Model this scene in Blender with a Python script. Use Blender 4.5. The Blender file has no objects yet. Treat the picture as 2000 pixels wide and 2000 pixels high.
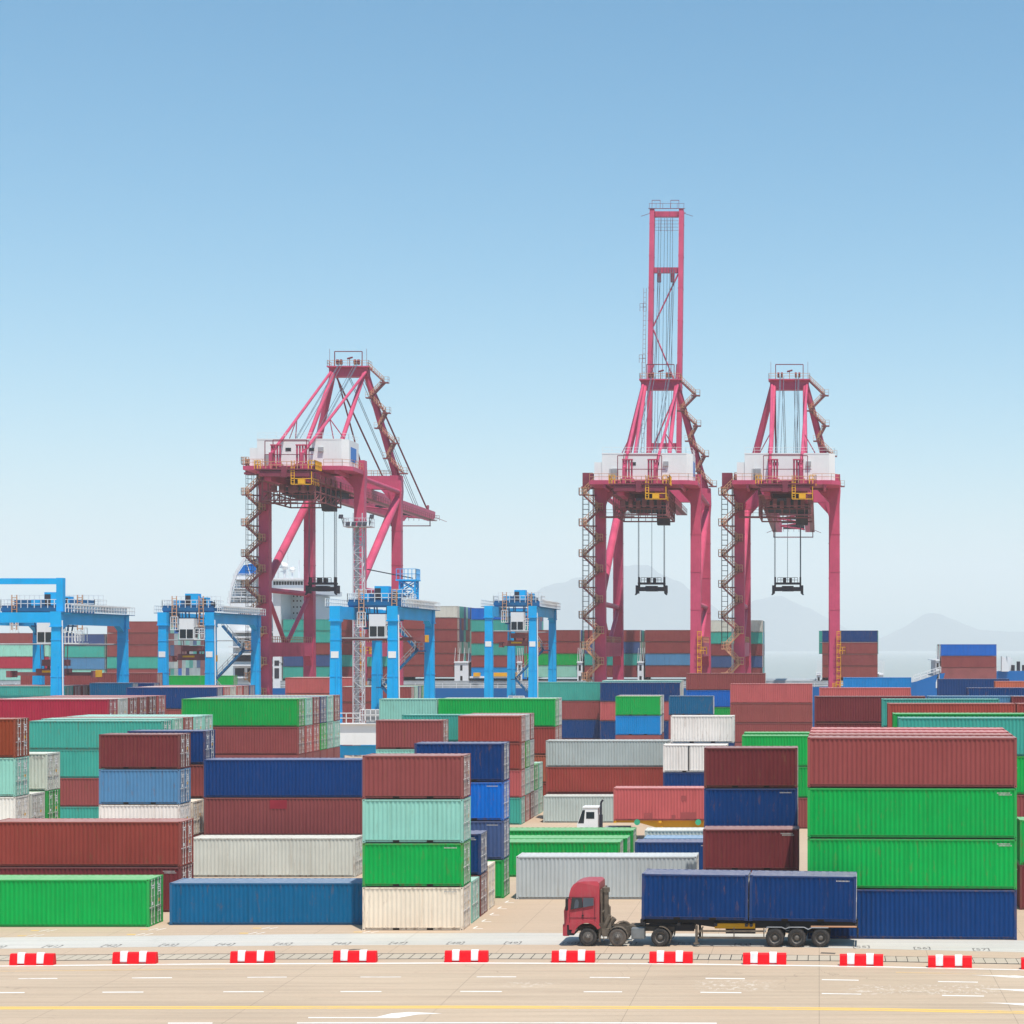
import bpy, math, random
import numpy as np
from mathutils import Vector, Matrix

random.seed(7)
S = bpy.context.scene
COL = S.collection
R = math.radians
# ------------------------------------------------------------------ camera, world, sun, exposure
FP = 3600.0            # focal length in photo pixels (2000 wide)
CX, CY, H = 1600.0, 1265.0, 17.0
cam = bpy.data.cameras.new("camera")
cam.sensor_fit = 'HORIZONTAL'
cam.sensor_width = 36.0
cam.lens = 36.0 * FP / 2000.0
cam.shift_x = -(CX - 1000.0) / 2000.0
cam.shift_y = (CY - 1000.0) / 2000.0
cam.clip_start = 1.0
cam.clip_end = 70000.0
cam_o = bpy.data.objects.new("camera", cam)
COL.objects.link(cam_o)
cam_o.location = (0, 0, H)
cam_o.rotation_euler = (R(90), 0, 0)
S.camera = cam_o

SUN_E, SUN_AZ = R(69.0), R(151.0)
w = bpy.data.worlds.new("World")
S.world = w
w.use_nodes = True
nt = w.node_tree
bg = nt.nodes['Background']
sky = nt.nodes.new('ShaderNodeTexSky')
sky.sky_type = 'NISHITA'
sky.sun_disc = False
sky.sun_elevation = SUN_E
sky.sun_rotation = SUN_AZ
sky.altitude = 0
sky.air_density = 1.0
sky.dust_density = 1.2
sky.ozone_density = 1.6
tint = nt.nodes.new('ShaderNodeMix'); tint.data_type = 'RGBA'; tint.blend_type = 'MULTIPLY'
tint.inputs[0].default_value = 1.0
tint.inputs[7].default_value = (0.225, 0.238, 0.240, 1)
nt.links.new(sky.outputs[0], tint.inputs[6])
sat = nt.nodes.new('ShaderNodeHueSaturation')
sat.inputs['Saturation'].default_value = 1.0
nt.links.new(tint.outputs[2], sat.inputs['Color'])
spl = nt.nodes.new('ShaderNodeSeparateColor'); cmb = nt.nodes.new('ShaderNodeCombineColor')
nt.links.new(sat.outputs[0], spl.inputs[0])
for i_, (ex_, mx_) in enumerate(((2.2, 1.1), (1.25, 1.2), (1.1, 1.6))):
    mn_ = nt.nodes.new('ShaderNodeMath'); mn_.operation = 'MINIMUM'; mn_.inputs[1].default_value = mx_
    nt.links.new(spl.outputs[i_], mn_.inputs[0])
    pw_ = nt.nodes.new('ShaderNodeMath'); pw_.operation = 'POWER'; pw_.inputs[1].default_value = ex_
    nt.links.new(mn_.outputs[0], pw_.inputs[0]); nt.links.new(pw_.outputs[0], cmb.inputs[i_])
gain = nt.nodes.new('ShaderNodeMix'); gain.data_type = 'RGBA'; gain.blend_type = 'MULTIPLY'
gain.inputs[0].default_value = 1.0
gain.inputs[7].default_value = (4.25, 3.97, 4.05, 1)
nt.links.new(cmb.outputs[0], gain.inputs[6])
nt.links.new(gain.outputs[2], bg.inputs['Color'])
bg.inputs['Strength'].default_value = 0.12

sl = bpy.data.lights.new("sun", 'SUN')
sl.energy = 4.2
sl.angle = R(0.5)
sl.color = (1.0, 0.945, 0.865)
so = bpy.data.objects.new("sun", sl)
COL.objects.link(so)
sv = Vector((math.sin(SUN_AZ) * math.cos(SUN_E), math.cos(SUN_AZ) * math.cos(SUN_E), math.sin(SUN_E)))
so.rotation_euler = sv.to_track_quat('Z', 'Y').to_euler()
so.location = (60, -60, 160)
S.view_settings.view_transform = 'Standard'
S.view_settings.look = 'None'
S.view_settings.gamma = 1.0
S.view_settings.exposure = 0.4
S.render.engine = 'CYCLES'
S.cycles.max_bounces = 6
S.cycles.diffuse_bounces = 3
S.cycles.volume_bounces = 1


# ------------------------------------------------------------------ helpers
def X(px, D): return (px - CX) / FP * D
def Z(py, D): return H - (py - CY) / FP * D
def G(px, py):
    D = H * FP / (py - CY)
    return (X(px, D), D)


class MB:
    """collects faces, builds them as one mesh object"""
    def __init__(s): s.v, s.f, s.m, s.c = [], [], [], []
    def face(s, pts, mi=0, col=None):
        n = len(s.v)
        s.v += [tuple(p) for p in pts]
        s.f.append(tuple(range(n, n + len(pts)))); s.m.append(mi); s.c.append(col)
    def box(s, x0, x1, y0, y1, z0, z1, mi=0, col=None):
        n = len(s.v)
        s.v += [(x0, y0, z0), (x1, y0, z0), (x1, y1, z0), (x0, y1, z0), (x0, y0, z1), (x1, y0, z1), (x1, y1, z1), (x0, y1, z1)]
        for q in ((0, 3, 2, 1), (4, 5, 6, 7), (0, 1, 5, 4), (1, 2, 6, 5), (2, 3, 7, 6), (3, 0, 4, 7)):
            s.f.append(tuple(n + i for i in q)); s.m.append(mi); s.c.append(col)
    def frust(s, c0, w0, d0, c1, w1, d1, mi=0):
        n = len(s.v)
        for c, ww, d in ((c0, w0, d0), (c1, w1, d1)):
            for sx, sy in ((-1, -1), (1, -1), (1, 1), (-1, 1)):
                s.v.append((c[0] + sx * ww / 2, c[1] + sy * d / 2, c[2]))
        for q in ((0, 3, 2, 1), (4, 5, 6, 7), (0, 1, 5, 4), (1, 2, 6, 5), (2, 3, 7, 6), (3, 0, 4, 7)):
            s.f.append(tuple(n + i for i in q)); s.m.append(mi); s.c.append(None)
    def beam(s, p, q, ww, hh, mi=0):
        p, q = Vector(p), Vector(q)
        d = (q - p)
        if d.length < 1e-6: return
        d.normalize()
        up = Vector((0, 0, 1)) if abs(d.z) < 0.95 else Vector((0, 1, 0))
        a = d.cross(up).normalized()
        b = a.cross(d).normalized()
        n = len(s.v)
        for c in (p, q):
            for sa, sb in ((-1, -1), (1, -1), (1, 1), (-1, 1)):
                s.v.append(tuple(c + a * sa * ww / 2 + b * sb * hh / 2))
        for f in ((0, 3, 2, 1), (4, 5, 6, 7), (0, 1, 5, 4), (1, 2, 6, 5), (2, 3, 7, 6), (3, 0, 4, 7)):
            s.f.append(tuple(n + i for i in f)); s.m.append(mi); s.c.append(None)
    def tube(s, p, q, r, n=10, r2=None, mi=0):
        p, q = Vector(p), Vector(q)
        r2 = r if r2 is None else r2
        d = (q - p).normalized()
        up = Vector((0, 0, 1)) if abs(d.z) < 0.95 else Vector((0, 1, 0))
        a = d.cross(up).normalized(); b = a.cross(d).normalized()
        k = len(s.v)
        for c, rr in ((p, r), (q, r2)):
            for i in range(n):
                t = 2 * math.pi * i / n
                s.v.append(tuple(c + a * rr * math.cos(t) + b * rr * math.sin(t)))
        for i in range(n):
            j = (i + 1) % n
            s.f.append((k + i, k + n + i, k + n + j, k + j)); s.m.append(mi); s.c.append(None)
        s.f.append(tuple(k + i for i in range(n))); s.m.append(mi); s.c.append(None)
        s.f.append(tuple(k + n + i for i in reversed(range(n)))); s.m.append(mi); s.c.append(None)
    def prism(s, poly, a0, a1, axis='y', mi=0):
        """poly: list of 2-D points in the plane across axis, extruded a0..a1"""
        def P(u, v, a):
            return (u, a, v) if axis == 'y' else ((a, u, v) if axis == 'x' else (u, v, a))
        n = len(poly); k = len(s.v)
        for a in (a0, a1): s.v += [P(u, v, a) for u, v in poly]
        for i in range(n):
            j = (i + 1) % n
            s.f.append((k + i, k + j, k + n + j, k + n + i)); s.m.append(mi); s.c.append(None)
        s.f.append(tuple(k + i for i in reversed(range(n)))); s.m.append(mi); s.c.append(None)
        s.f.append(tuple(k + n + i for i in range(n))); s.m.append(mi); s.c.append(None)
    def rail(s, pts, h=1.1, step=1.8, t=0.05, mi=0):
        for a, b in zip(pts[:-1], pts[1:]):
            a, b = Vector(a), Vector(b)
            for k in (1.0, 0.52):
                s.beam(a + Vector((0, 0, h * k)), b + Vector((0, 0, h * k)), t, t, mi)
            n = max(1, int((b - a).length / step))
            for i in range(n + 1):
                p = a.lerp(b, i / n)
                s.beam(p, p + Vector((0, 0, h)), t, t, mi)
    def lathe(s, prof, cx, cz, axis_y0, n=20, mi=0):
        """prof: (radius, y offset) list turned about the y axis"""
        k = len(s.v)
        for r, y in prof:
            for i in range(n):
                t = 2 * math.pi * i / n
                s.v.append((cx + r * math.cos(t), axis_y0 + y, cz + r * math.sin(t)))
        for a in range(len(prof) - 1):
            for i in range(n):
                j = (i + 1) % n
                s.f.append((k + a * n + i, k + a * n + j, k + (a + 1) * n + j, k + (a + 1) * n + i)); s.m.append(mi); s.c.append(None)
    def mesh(s, name, mats, colattr=False, smooth=False):
        me = bpy.data.meshes.new(name)
        me.from_pydata(s.v, [], s.f)
        for m in (mats if isinstance(mats, (list, tuple)) else [mats]): me.materials.append(m)
        me.polygons.foreach_set('material_index', s.m)
        if smooth: me.polygons.foreach_set('use_smooth', [True] * len(s.f))
        if colattr:
            ca = me.color_attributes.new('paint', 'FLOAT_COLOR', 'CORNER')
            dat = []
            for poly, c in zip(s.f, s.c): dat += list((*(c or (0.3, 0.3, 0.3)), 1.0)) * len(poly)
            ca.data.foreach_set('color', dat)
        me.update()
        return me
    def build(s, name, mats, parent=None, label=None, cat=None, group=None, kind=None, smooth=False, loc=None, colattr=False, whole=False):
        first = None
        for part in (s.pieces() if parent is not None and not whole else [s]):
            o = bpy.data.objects.new(name, part.mesh(name, mats, colattr, smooth))
            COL.objects.link(o)
            if parent: o.parent = parent
            if loc: o.location = loc
            first = first or o
        return tag(first, label, cat, group, kind)
    def pieces(s):
        """far-apart pieces of what was collected, each to become an object of its own"""
        if not s.f: return [s]
        par = list(range(len(s.v)))
        def find(i):
            while par[i] != i: par[i] = par[par[i]]; i = par[i]
            return i
        for f in s.f:
            r0 = find(f[0])
            for i in f[1:]: par[find(i)] = r0
        roots = np.array([find(i) for i in range(len(s.v))])
        ids, isl = np.unique(roots, return_inverse=True)
        k = len(ids)
        if k == 1 or k > 900: return [s]
        pts = np.array(s.v, dtype=float)
        lo = np.full((k, 3), np.inf); hi = np.full((k, 3), -np.inf)
        np.minimum.at(lo, isl, pts); np.maximum.at(hi, isl, pts)
        size = (hi - lo).max(axis=1)
        gap = np.maximum(0.0, np.maximum(lo[:, None] - hi[None], lo[None] - hi[:, None]))
        near = np.sqrt((gap ** 2).sum(axis=2)) <= np.maximum(0.02, 0.5 * np.maximum(size[:, None], size[None]))
        g = list(range(k))
        def fg(i):
            while g[i] != i: g[i] = g[g[i]]; i = g[i]
            return i
        for a, b in zip(*np.nonzero(np.triu(near, 1))): g[fg(int(a))] = fg(int(b))
        grp = [fg(i) for i in range(k)]
        us = sorted(set(grp), key=grp.index)
        if len(us) == 1: return [s]
        out = []
        for u in us:
            m = MB(); remap = {}
            for f, mi, c in zip(s.f, s.m, s.c):
                if grp[isl[f[0]]] != u: continue
                nf = []
                for i in f:
                    if i not in remap: remap[i] = len(m.v); m.v.append(s.v[i])
                    nf.append(remap[i])
                m.f.append(tuple(nf)); m.m.append(mi); m.c.append(c)
            out.append(m)
        return out


def tag(o, label=None, cat=None, group=None, kind=None):
    if label: o['label'] = label
    if cat: o['category'] = cat
    if group: o['group'] = group
    if kind: o['kind'] = kind
    return o


def thing(name, loc, label, cat, group=None, rz=0):
    o = bpy.data.objects.new(name, None)
    o.empty_display_size = 0.5
    COL.objects.link(o)
    o.location = loc
    o.rotation_euler = (0, 0, rz)
    return tag(o, label, cat, group)


def obj(name, me, parent=None, color=None):
    o = bpy.data.objects.new(name, me)
    COL.objects.link(o)
    if parent: o.parent = parent
    if color: o.color = (*color, 1)
    return o


# ------------------------------------------------------------------ materials
def new_mat(name):
    m = bpy.data.materials.new(name); m.use_nodes = True
    return m, m.node_tree, m.node_tree.nodes, m.node_tree.links, m.node_tree.nodes['Principled BSDF']


def N(n, t, **kw):
    x = n.new(t)
    for k, v in kw.items(): setattr(x, k, v)
    return x


def mixc(n, l, fac, a, b, blend='MIX'):
    m = N(n, 'ShaderNodeMix', data_type='RGBA', blend_type=blend)
    for sock, val in ((m.inputs[0], fac), (m.inputs[6], a), (m.inputs[7], b)):
        if hasattr(val, 'is_output'): l.new(val, sock)
        elif isinstance(val, (int, float)): sock.default_value = val
        else: sock.default_value = (*val, 1)
    return m.outputs[2]


def noise(n, l, vec, scale, detail=3, rough=0.55):
    x = N(n, 'ShaderNodeTexNoise')
    x.inputs['Scale'].default_value = scale
    x.inputs['Detail'].default_value = detail
    x.inputs['Roughness'].default_value = rough
    if vec is not None: l.new(vec, x.inputs['Vector'])
    return x.outputs['Fac']


def ramp(n, l, fac, a, b, c0=0.0, c1=1.0):
    x = N(n, 'ShaderNodeMapRange')
    x.inputs['From Min'].default_value = a; x.inputs['From Max'].default_value = b
    x.inputs['To Min'].default_value = c0; x.inputs['To Max'].default_value = c1
    l.new(fac, x.inputs['Value'])
    return x.outputs['Result']


def mapping(n, l, vec, scale):
    x = N(n, 'ShaderNodeMapping')
    x.inputs['Scale'].default_value = scale
    l.new(vec, x.inputs['Vector'])
    return x.outputs['Vector']


def plain(name, rgb, rough=0.5, metal=0.0, var=0.18, scale=0.6, dirt=0.0, dirtc=(0.25, 0.2, 0.15)):
    m, t, n, l, b = new_mat(name)
    tc = N(n, 'ShaderNodeTexCoord').outputs['Object']
    f = noise(n, l, tc, scale, 4)
    dark = tuple(c * (1 - var) for c in rgb); lite = tuple(min(1, c * (1 + var)) for c in rgb)
    c = mixc(n, l, ramp(n, l, f, 0.3, 0.7), dark, lite)
    if dirt > 0:
        g = noise(n, l, mapping(n, l, tc, (3, 3, 0.5)), 1.1, 5, 0.7)
        c = mixc(n, l, ramp(n, l, g, 0.5, 0.8, 0, dirt), c, dirtc)
    l.new(c, b.inputs['Base Color'])
    b.inputs['Roughness'].default_value = rough
    b.inputs['Metallic'].default_value = metal
    b.inputs['Specular IOR Level'].default_value = 0.5 if rough < 0.3 else 0.14
    return m


def container_mat(name, fade, kind):
    """container paint, tinted by the object's own colour; dust, scuffs and rust streaks per object"""
    m, t, n, l, b = new_mat(name)
    oi = N(n, 'ShaderNodeObjectInfo')
    col, rnd = oi.outputs['Color'], oi.outputs['Random']
    tc = N(n, 'ShaderNodeTexCoord').outputs['Object']
    comb = N(n, 'ShaderNodeCombineXYZ')
    mul = N(n, 'ShaderNodeMath', operation='MULTIPLY'); mul.inputs[1].default_value = 97.0
    l.new(rnd, mul.inputs[0])
    l.new(mul.outputs[0], comb.inputs[0]); l.new(mul.outputs[0], comb.inputs[2])
    add = N(n, 'ShaderNodeVectorMath', operation='ADD')
    l.new(tc, add.inputs[0]); l.new(comb.outputs[0], add.inputs[1])
    v = add.outputs[0]
    # value change from one panel area to another
    hsv = N(n, 'ShaderNodeHueSaturation')
    l.new(col, hsv.inputs['Color'])
    l.new(ramp(n, l, noise(n, l, v, 0.45, 4), 0.3, 0.7, 0.92, 1.07), hsv.inputs['Value'])
    c = hsv.outputs['Color']
    # chalky sun-faded paint
    pale = mixc(n, l, 0.55 if kind == 'roof' else 0.30, c, (0.62, 0.58, 0.54))
    streak = noise(n, l, mapping(n, l, v, (2.2, 2.2, 0.28)), 1.0, 4, 0.6)
    c = mixc(n, l, ramp(n, l, streak, 0.42, 0.72, fade, fade + {'roof': 0.22, 'side': 0.015}.get(kind, 0.08)), c, pale)
    # dust and rust, stronger on some boxes than on others
    amt = ramp(n, l, rnd, 0.25, 0.9, 0.12, 1.0)
    rust = noise(n, l, mapping(n, l, v, (1.6, 1.6, 0.35)), 2.2, 6, 0.75)
    rf = ramp(n, l, rust, {'side': 0.57, 'roof': 0.50}.get(kind, 0.47), 0.68, 0.0, {'side': 0.5, 'roof': 0.7}.get(kind, 0.85))
    mm = N(n, 'ShaderNodeMath', operation='MULTIPLY'); l.new(rf, mm.inputs[0]); l.new(amt, mm.inputs[1])
    c = mixc(n, l, mm.outputs[0], c, (0.20, 0.095, 0.045))
    scuff = noise(n, l, mapping(n, l, v, (1.0, 1.0, 1.6)), 7.0, 5, 0.8)
    c = mixc(n, l, ramp(n, l, scuff, 0.72, 0.80, 0.0, 0.18), c, (0.5, 0.47, 0.43))
    run = noise(n, l, mapping(n, l, v, (5.0, 5.0, 0.18)), 1.0, 5, 0.7)
    c = mixc(n, l, ramp(n, l, run, 0.54, 0.74, 0.0, 0.55), c, mixc(n, l, 1.0, c, (0.62, 0.55, 0.50), 'MULTIPLY'))
    l.new(c, b.inputs['Base Color'])
    b.inputs['Roughness'].default_value = 0.52
    b.inputs['Specular IOR Level'].default_value = 0.05
    return m


M = {}
M['c_side'] = container_mat('container_side_paint', 0.0, 'side')
M['c_roof'] = container_mat('container_roof_paint', 0.50, 'roof')
M['c_frame'] = container_mat('container_frame_paint', 0.1, 'frame')
M['c_door'] = container_mat('container_door_paint', 0.22, 'door')
M['faint'] = plain('worn_stencil_paint', (0.45, 0.43, 0.40), 0.6, 0, 0.3, 3.0)
M['casting'] = plain('corner_casting_steel', (0.035, 0.026, 0.022), 0.8)
M['rod'] = plain('galvanised_lock_rod', (0.62, 0.60, 0.57), 0.5, 0.1, 0.25, 2.0, 0.5, (0.3, 0.2, 0.14))
M['dark'] = plain('black_steel', (0.025, 0.025, 0.028), 0.7)  # plain near-black finish for trim, frames, underbody parts and drain
M['grey'] = plain('grey_steel', (0.33, 0.34, 0.35), 0.55)
M['dgrey'] = plain('dark_grey_steel', (0.035, 0.035, 0.05), 0.6)
M['crane'] = plain('crane_red_paint', (0.52, 0.070, 0.145), 0.5, 0, 0.14, 0.25, 0.45, (0.26, 0.06, 0.07))
M['crane_dark'] = plain('crane_dark_red_paint', (0.20, 0.035, 0.06), 0.55, 0, 0.2, 0.5)
M['stair'] = plain('stair_ochre_paint', (0.58, 0.31, 0.18), 0.6, 0, 0.15, 0.5)
M['stair_dark'] = plain('stair_stringer_brown', (0.24, 0.080, 0.085), 0.6)
M['yellow'] = plain('safety_yellow_paint', (0.80, 0.40, 0.02), 0.5, 0, 0.1, 0.8)
M['white'] = plain('white_paint', (0.78, 0.78, 0.76), 0.5, 0, 0.04, 0.3, 0.15, (0.5, 0.47, 0.42))
M['shipwhite'] = plain('ship_white_paint', (0.72, 0.74, 0.76), 0.5, 0, 0.05, 0.1)
M['bluepanel'] = plain('blue_sign_panel', (0.0, 0.16, 0.55), 0.4, 0, 0.02)
M['rtg'] = plain('gantry_blue_paint', (0.002, 0.38, 0.76), 0.45, 0, 0.10, 0.3, 0.22, (0.06, 0.2, 0.34))
M['rtg_dark'] = plain('gantry_dark_blue_paint', (0.01, 0.12, 0.27), 0.5, 0, 0.12, 0.4)
M['glass'] = plain('dark_window_glass', (0.015, 0.022, 0.03), 0.12, 0, 0.02)
M['cable'] = plain('steel_wire_rope', (0.10, 0.14, 0.18), 0.5)
M['mast'] = plain('galvanised_mast_steel', (0.55, 0.54, 0.56), 0.5, 0.1, 0.1, 0.4)
M['hull'] = plain('hull_blue_paint', (0.0, 0.13, 0.40), 0.45, 0, 0.12, 0.05, 0.2, (0.02, 0.1, 0.25))
M['deck'] = plain('ship_deck_grey', (0.33, 0.36, 0.38), 0.7)
M['rubber'] = plain('tyre_rubber', (0.035, 0.033, 0.032), 0.85, 0, 0.2, 3.0, 0.7, (0.15, 0.12, 0.1))
M['rubber_dusty'] = plain('dusty_tyre_rubber', (0.11, 0.09, 0.075), 0.9, 0, 0.25, 3.0)
M['rim'] = plain('wheel_rim_steel', (0.14, 0.125, 0.11), 0.5, 0.2, 0.2, 4.0)
M['chassis'] = plain('dusty_truck_chassis', (0.13, 0.105, 0.08), 0.8, 0, 0.35, 2.5)
M['cab_red'] = plain('truck_cab_red_paint', (0.40, 0.050, 0.065), 0.32, 0, 0.10, 0.8, 0.45, (0.36, 0.16, 0.14))
M['barrier_red'] = plain('barrier_red_plastic', (0.78, 0.004, 0.012), 0.5, 0, 0.12, 1.5, 0.3, (0.45, 0.08, 0.06))
M['barrier_white'] = plain('barrier_white_plastic', (0.80, 0.80, 0.80), 0.5, 0, 0.05, 1.5, 0.15)
M['silver'] = plain('dull_aluminium', (0.20, 0.21, 0.21), 0.5, 0.3, 0.15, 2.0)
M['curtain'] = plain('grey_window_curtain', (0.085, 0.10, 0.12), 0.3)
M['lamp'] = plain('floodlight_glass', (0.6, 0.62, 0.65), 0.2)
M['green_tank'] = plain('green_lamp_box', (0.05, 0.40, 0.22), 0.5)

# colour-attribute paint for the far mass of stowed containers
m, t, n, l, b = new_mat('stowed_container_paint')
at = N(n, 'ShaderNodeAttribute', attribute_name='paint')
tcg = N(n, 'ShaderNodeTexCoord').outputs['Object']
hs = N(n, 'ShaderNodeHueSaturation')
l.new(at.outputs['Color'], hs.inputs['Color'])
l.new(ramp(n, l, noise(n, l, tcg, 0.5, 4), 0.3, 0.7, 0.82, 1.12), hs.inputs['Value'])
l.new(hs.outputs['Color'], b.inputs['Base Color'])
b.inputs['Roughness'].default_value = 0.55
M['mass'] = m


def concrete(name, a, b_, streak=0.5, joints=None, dusty=(0.50, 0.36, 0.25)):
    m, t, n, l, b = new_mat(name)
    tc = N(n, 'ShaderNodeTexCoord').outputs['Object']
    f1 = noise(n, l, tc, 0.06, 5, 0.6)
    c = mixc(n, l, ramp(n, l, f1, 0.3, 0.7), a, b_)
    s = noise(n, l, mapping(n, l, tc, (0.05, 1.6, 1)), 1.0, 5, 0.65)          # tyre streaks along the road
    c = mixc(n, l, ramp(n, l, s, 0.42, 0.75, 0, streak), c, tuple(x * 0.70 for x in a))
    s2 = noise(n, l, mapping(n, l, tc, (0.09, 0.9, 1)), 1.3, 4, 0.6)
    c = mixc(n, l, ramp(n, l, s2, 0.5, 0.8, 0, 0.5), c, dusty)
    g = noise(n, l, tc, 3.5, 6, 0.8)
    c = mixc(n, l, ramp(n, l, g, 0.35, 0.75, 0.0, 0.22), c, tuple(x * 0.6 for x in a))
    g2 = noise(n, l, tc, 0.5, 6, 0.75)
    c = mixc(n, l, ramp(n, l, g2, 0.62, 0.70, 0.0, 0.28), c, tuple(x * 0.55 for x in a))
    if joints:
        br = N(n, 'ShaderNodeTexBrick')
        br.offset = 0.0
        br.inputs['Scale'].default_value = 1.0
        br.inputs['Brick Width'].default_value = joints[0]
        br.inputs['Row Height'].default_value = joints[1]
        br.inputs['Mortar Size'].default_value = 0.018
        br.inputs['Mortar Smooth'].default_value = 0.2
        l.new(tc, br.inputs['Vector'])
        c = mixc(n, l, ramp(n, l, br.outputs['Fac'], 0, 1, 0, 0.45), c, (0.10, 0.08, 0.06))
    l.new(c, b.inputs['Base Color'])
    bp = N(n, 'ShaderNodeBump'); bp.inputs['Strength'].default_value = 0.25; bp.inputs['Distance'].default_value = 0.02
    l.new(g, bp.inputs['Height']); l.new(bp.outputs[0], b.inputs['Normal'])
    b.inputs['Roughness'].default_value = 0.85
    return m


M['ground'] = concrete('yard_concrete', (0.445, 0.335, 0.235), (0.51, 0.385, 0.275), 0.30, (6.0, 5.0))
M['road'] = concrete_road = concrete('road_concrete', (0.44, 0.335, 0.235), (0.515, 0.40, 0.285), 0.75, (9.0, 60.0))
n, l = M['road'].node_tree.nodes, M['road'].node_tree.links
b = n['Principled BSDF']; src = b.inputs['Base Color'].links[0].from_socket
tc = N(n, 'ShaderNodeTexCoord').outputs['Object']
sx = N(n, 'ShaderNodeSeparateXYZ'); l.new(tc, sx.inputs[0])
def inside(sock, a, b_, soft):
    p, q = ramp(n, l, sock, a, a + soft, 0, 1), ramp(n, l, sock, b_ - soft, b_, 1, 0)
    mm = N(n, 'ShaderNodeMath', operation='MULTIPLY'); l.new(p, mm.inputs[0]); l.new(q, mm.inputs[1]); return mm.outputs[0]
fl = ramp(n, l, noise(n, l, mapping(n, l, tc, (1.0, 0.55, 1)), 3.2, 6, 0.8), 0.52, 0.60, 0, 0.75)
tot = None
for xa, xb, ya, yb in ((-6.6, -2.0, 91.0, 94.6), (1.0, 9.5, 90.0, 93.2), (-16.5, -13.0, 92.0, 94.0)):
    mm = N(n, 'ShaderNodeMath', operation='MULTIPLY'); l.new(inside(sx.outputs[0], xa, xb, 1.2), mm.inputs[0]); l.new(inside(sx.outputs[1], ya, yb, 0.8), mm.inputs[1])
    if tot is None: tot = mm.outputs[0]
    else:
        ad = N(n, 'ShaderNodeMath', operation='ADD'); l.new(tot, ad.inputs[0]); l.new(mm.outputs[0], ad.inputs[1]); tot = ad.outputs[0]
mm = N(n, 'ShaderNodeMath', operation='MULTIPLY'); l.new(tot, mm.inputs[0]); l.new(fl, mm.inputs[1])
c = mixc(n, l, mm.outputs[0], src, (0.62, 0.55, 0.46))
# hairline cracks
vo = N(n, 'ShaderNodeTexVoronoi', feature='DISTANCE_TO_EDGE'); vo.inputs['Scale'].default_value = 0.11
nz = N(n, 'ShaderNodeVectorMath', operation='ADD'); l.new(tc, nz.inputs[0])
wob = N(n, 'ShaderNodeTexNoise'); wob.inputs['Scale'].default_value = 0.5; l.new(tc, wob.inputs['Vector'])
sc_ = N(n, 'ShaderNodeVectorMath', operation='SCALE'); sc_.inputs['Scale'].default_value = 3.0; l.new(wob.outputs['Color'], sc_.inputs[0]); l.new(sc_.outputs[0], nz.inputs[1])
l.new(nz.outputs[0], vo.inputs['Vector'])
cr = ramp(n, l, vo.outputs['Distance'], 0.0, 0.004, 0.5, 0.0)
cm = N(n, 'ShaderNodeMath', operation='MULTIPLY'); l.new(cr, cm.inputs[0]); l.new(ramp(n, l, noise(n, l, tc, 0.05, 2), 0.48, 0.56), cm.inputs[1])
c = mixc(n, l, cm.outputs[0], c, (0.16, 0.12, 0.09))
l.new(c, b.inputs['Base Color'])
M['runway'] = concrete('runway_pale_concrete', (0.46, 0.435, 0.385), (0.57, 0.545, 0.49), 0.45, (12.0, 60.0), (0.55, 0.47, 0.39))
M['slab'] = concrete('drain_slab_concrete', (0.40, 0.34, 0.26), (0.50, 0.43, 0.33), 0.2)


def worn(name, rgb, wear, under=(0.40, 0.315, 0.245)):
    m, t, n, l, b = new_mat(name)
    tc = N(n, 'ShaderNodeTexCoord').outputs['Object']
    f = noise(n, l, mapping(n, l, tc, (1.0, 2.5, 1)), 2.2, 6, 0.8)
    f2 = noise(n, l, tc, 0.12, 3)
    a = N(n, 'ShaderNodeMath', operation='ADD'); l.new(f, a.inputs[0]); l.new(f2, a.inputs[1])
    l.new(mixc(n, l, ramp(n, l, a.outputs[0], 1.12 - wear * 0.3, 1.3, 0, min(1, 0.3 + wear)), rgb, under), b.inputs['Base Color'])
    b.inputs['Roughness'].default_value = 0.75
    return m


M['line_white'] = worn('road_paint_white', (0.76, 0.74, 0.69), 0.45)
M['line_yellow'] = worn('road_paint_yellow', (0.72, 0.46, 0.10), 0.5)
M['line_yellow_faint'] = worn('road_paint_yellow_faint', (0.60, 0.40, 0.18), 0.9)
M['line_black'] = worn('road_paint_black', (0.09, 0.08, 0.07), 0.7, (0.5, 0.47, 0.44))

# sea water
m, t, n, l, b = new_mat('sea_water')
tc = N(n, 'ShaderNodeTexCoord').outputs['Object']
wv = noise(n, l, mapping(n, l, tc, (0.05, 0.12, 1)), 1.0, 6, 0.65)
bp = N(n, 'ShaderNodeBump'); bp.inputs['Strength'].default_value = 0.6; bp.inputs['Distance'].default_value = 1.2
l.new(wv, bp.inputs['Height']); l.new(bp.outputs[0], b.inputs['Normal'])
b.inputs['Base Color'].default_value = (0.30, 0.32, 0.29, 1)
b.inputs['Roughness'].default_value = 0.45
M['sea'] = m
# hills
m, t, n, l, b = new_mat('wooded_hill')
tc = N(n, 'ShaderNodeTexCoord').outputs['Object']
l.new(mixc(n, l, ramp(n, l, noise(n, l, tc, 0.012, 6, 0.7), 0.3, 0.7), (0.03, 0.055, 0.06), (0.055, 0.085, 0.085)), b.inputs['Base Color'])
b.inputs['Roughness'].default_value = 0.95
M['hill'] = m

# ------------------------------------------------------------------ setting: sea, hills, ground, road, haze
mb = MB(); mb.box(-30000, 30000, 300, 60000, -40, -3.2)
mb.build('sea', M['sea'], kind='structure')

mb = MB(); mb.box(-340, 260, -40, 384, -8, 0.0)
mb.build('ground', M['ground'], kind='structure')


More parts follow.
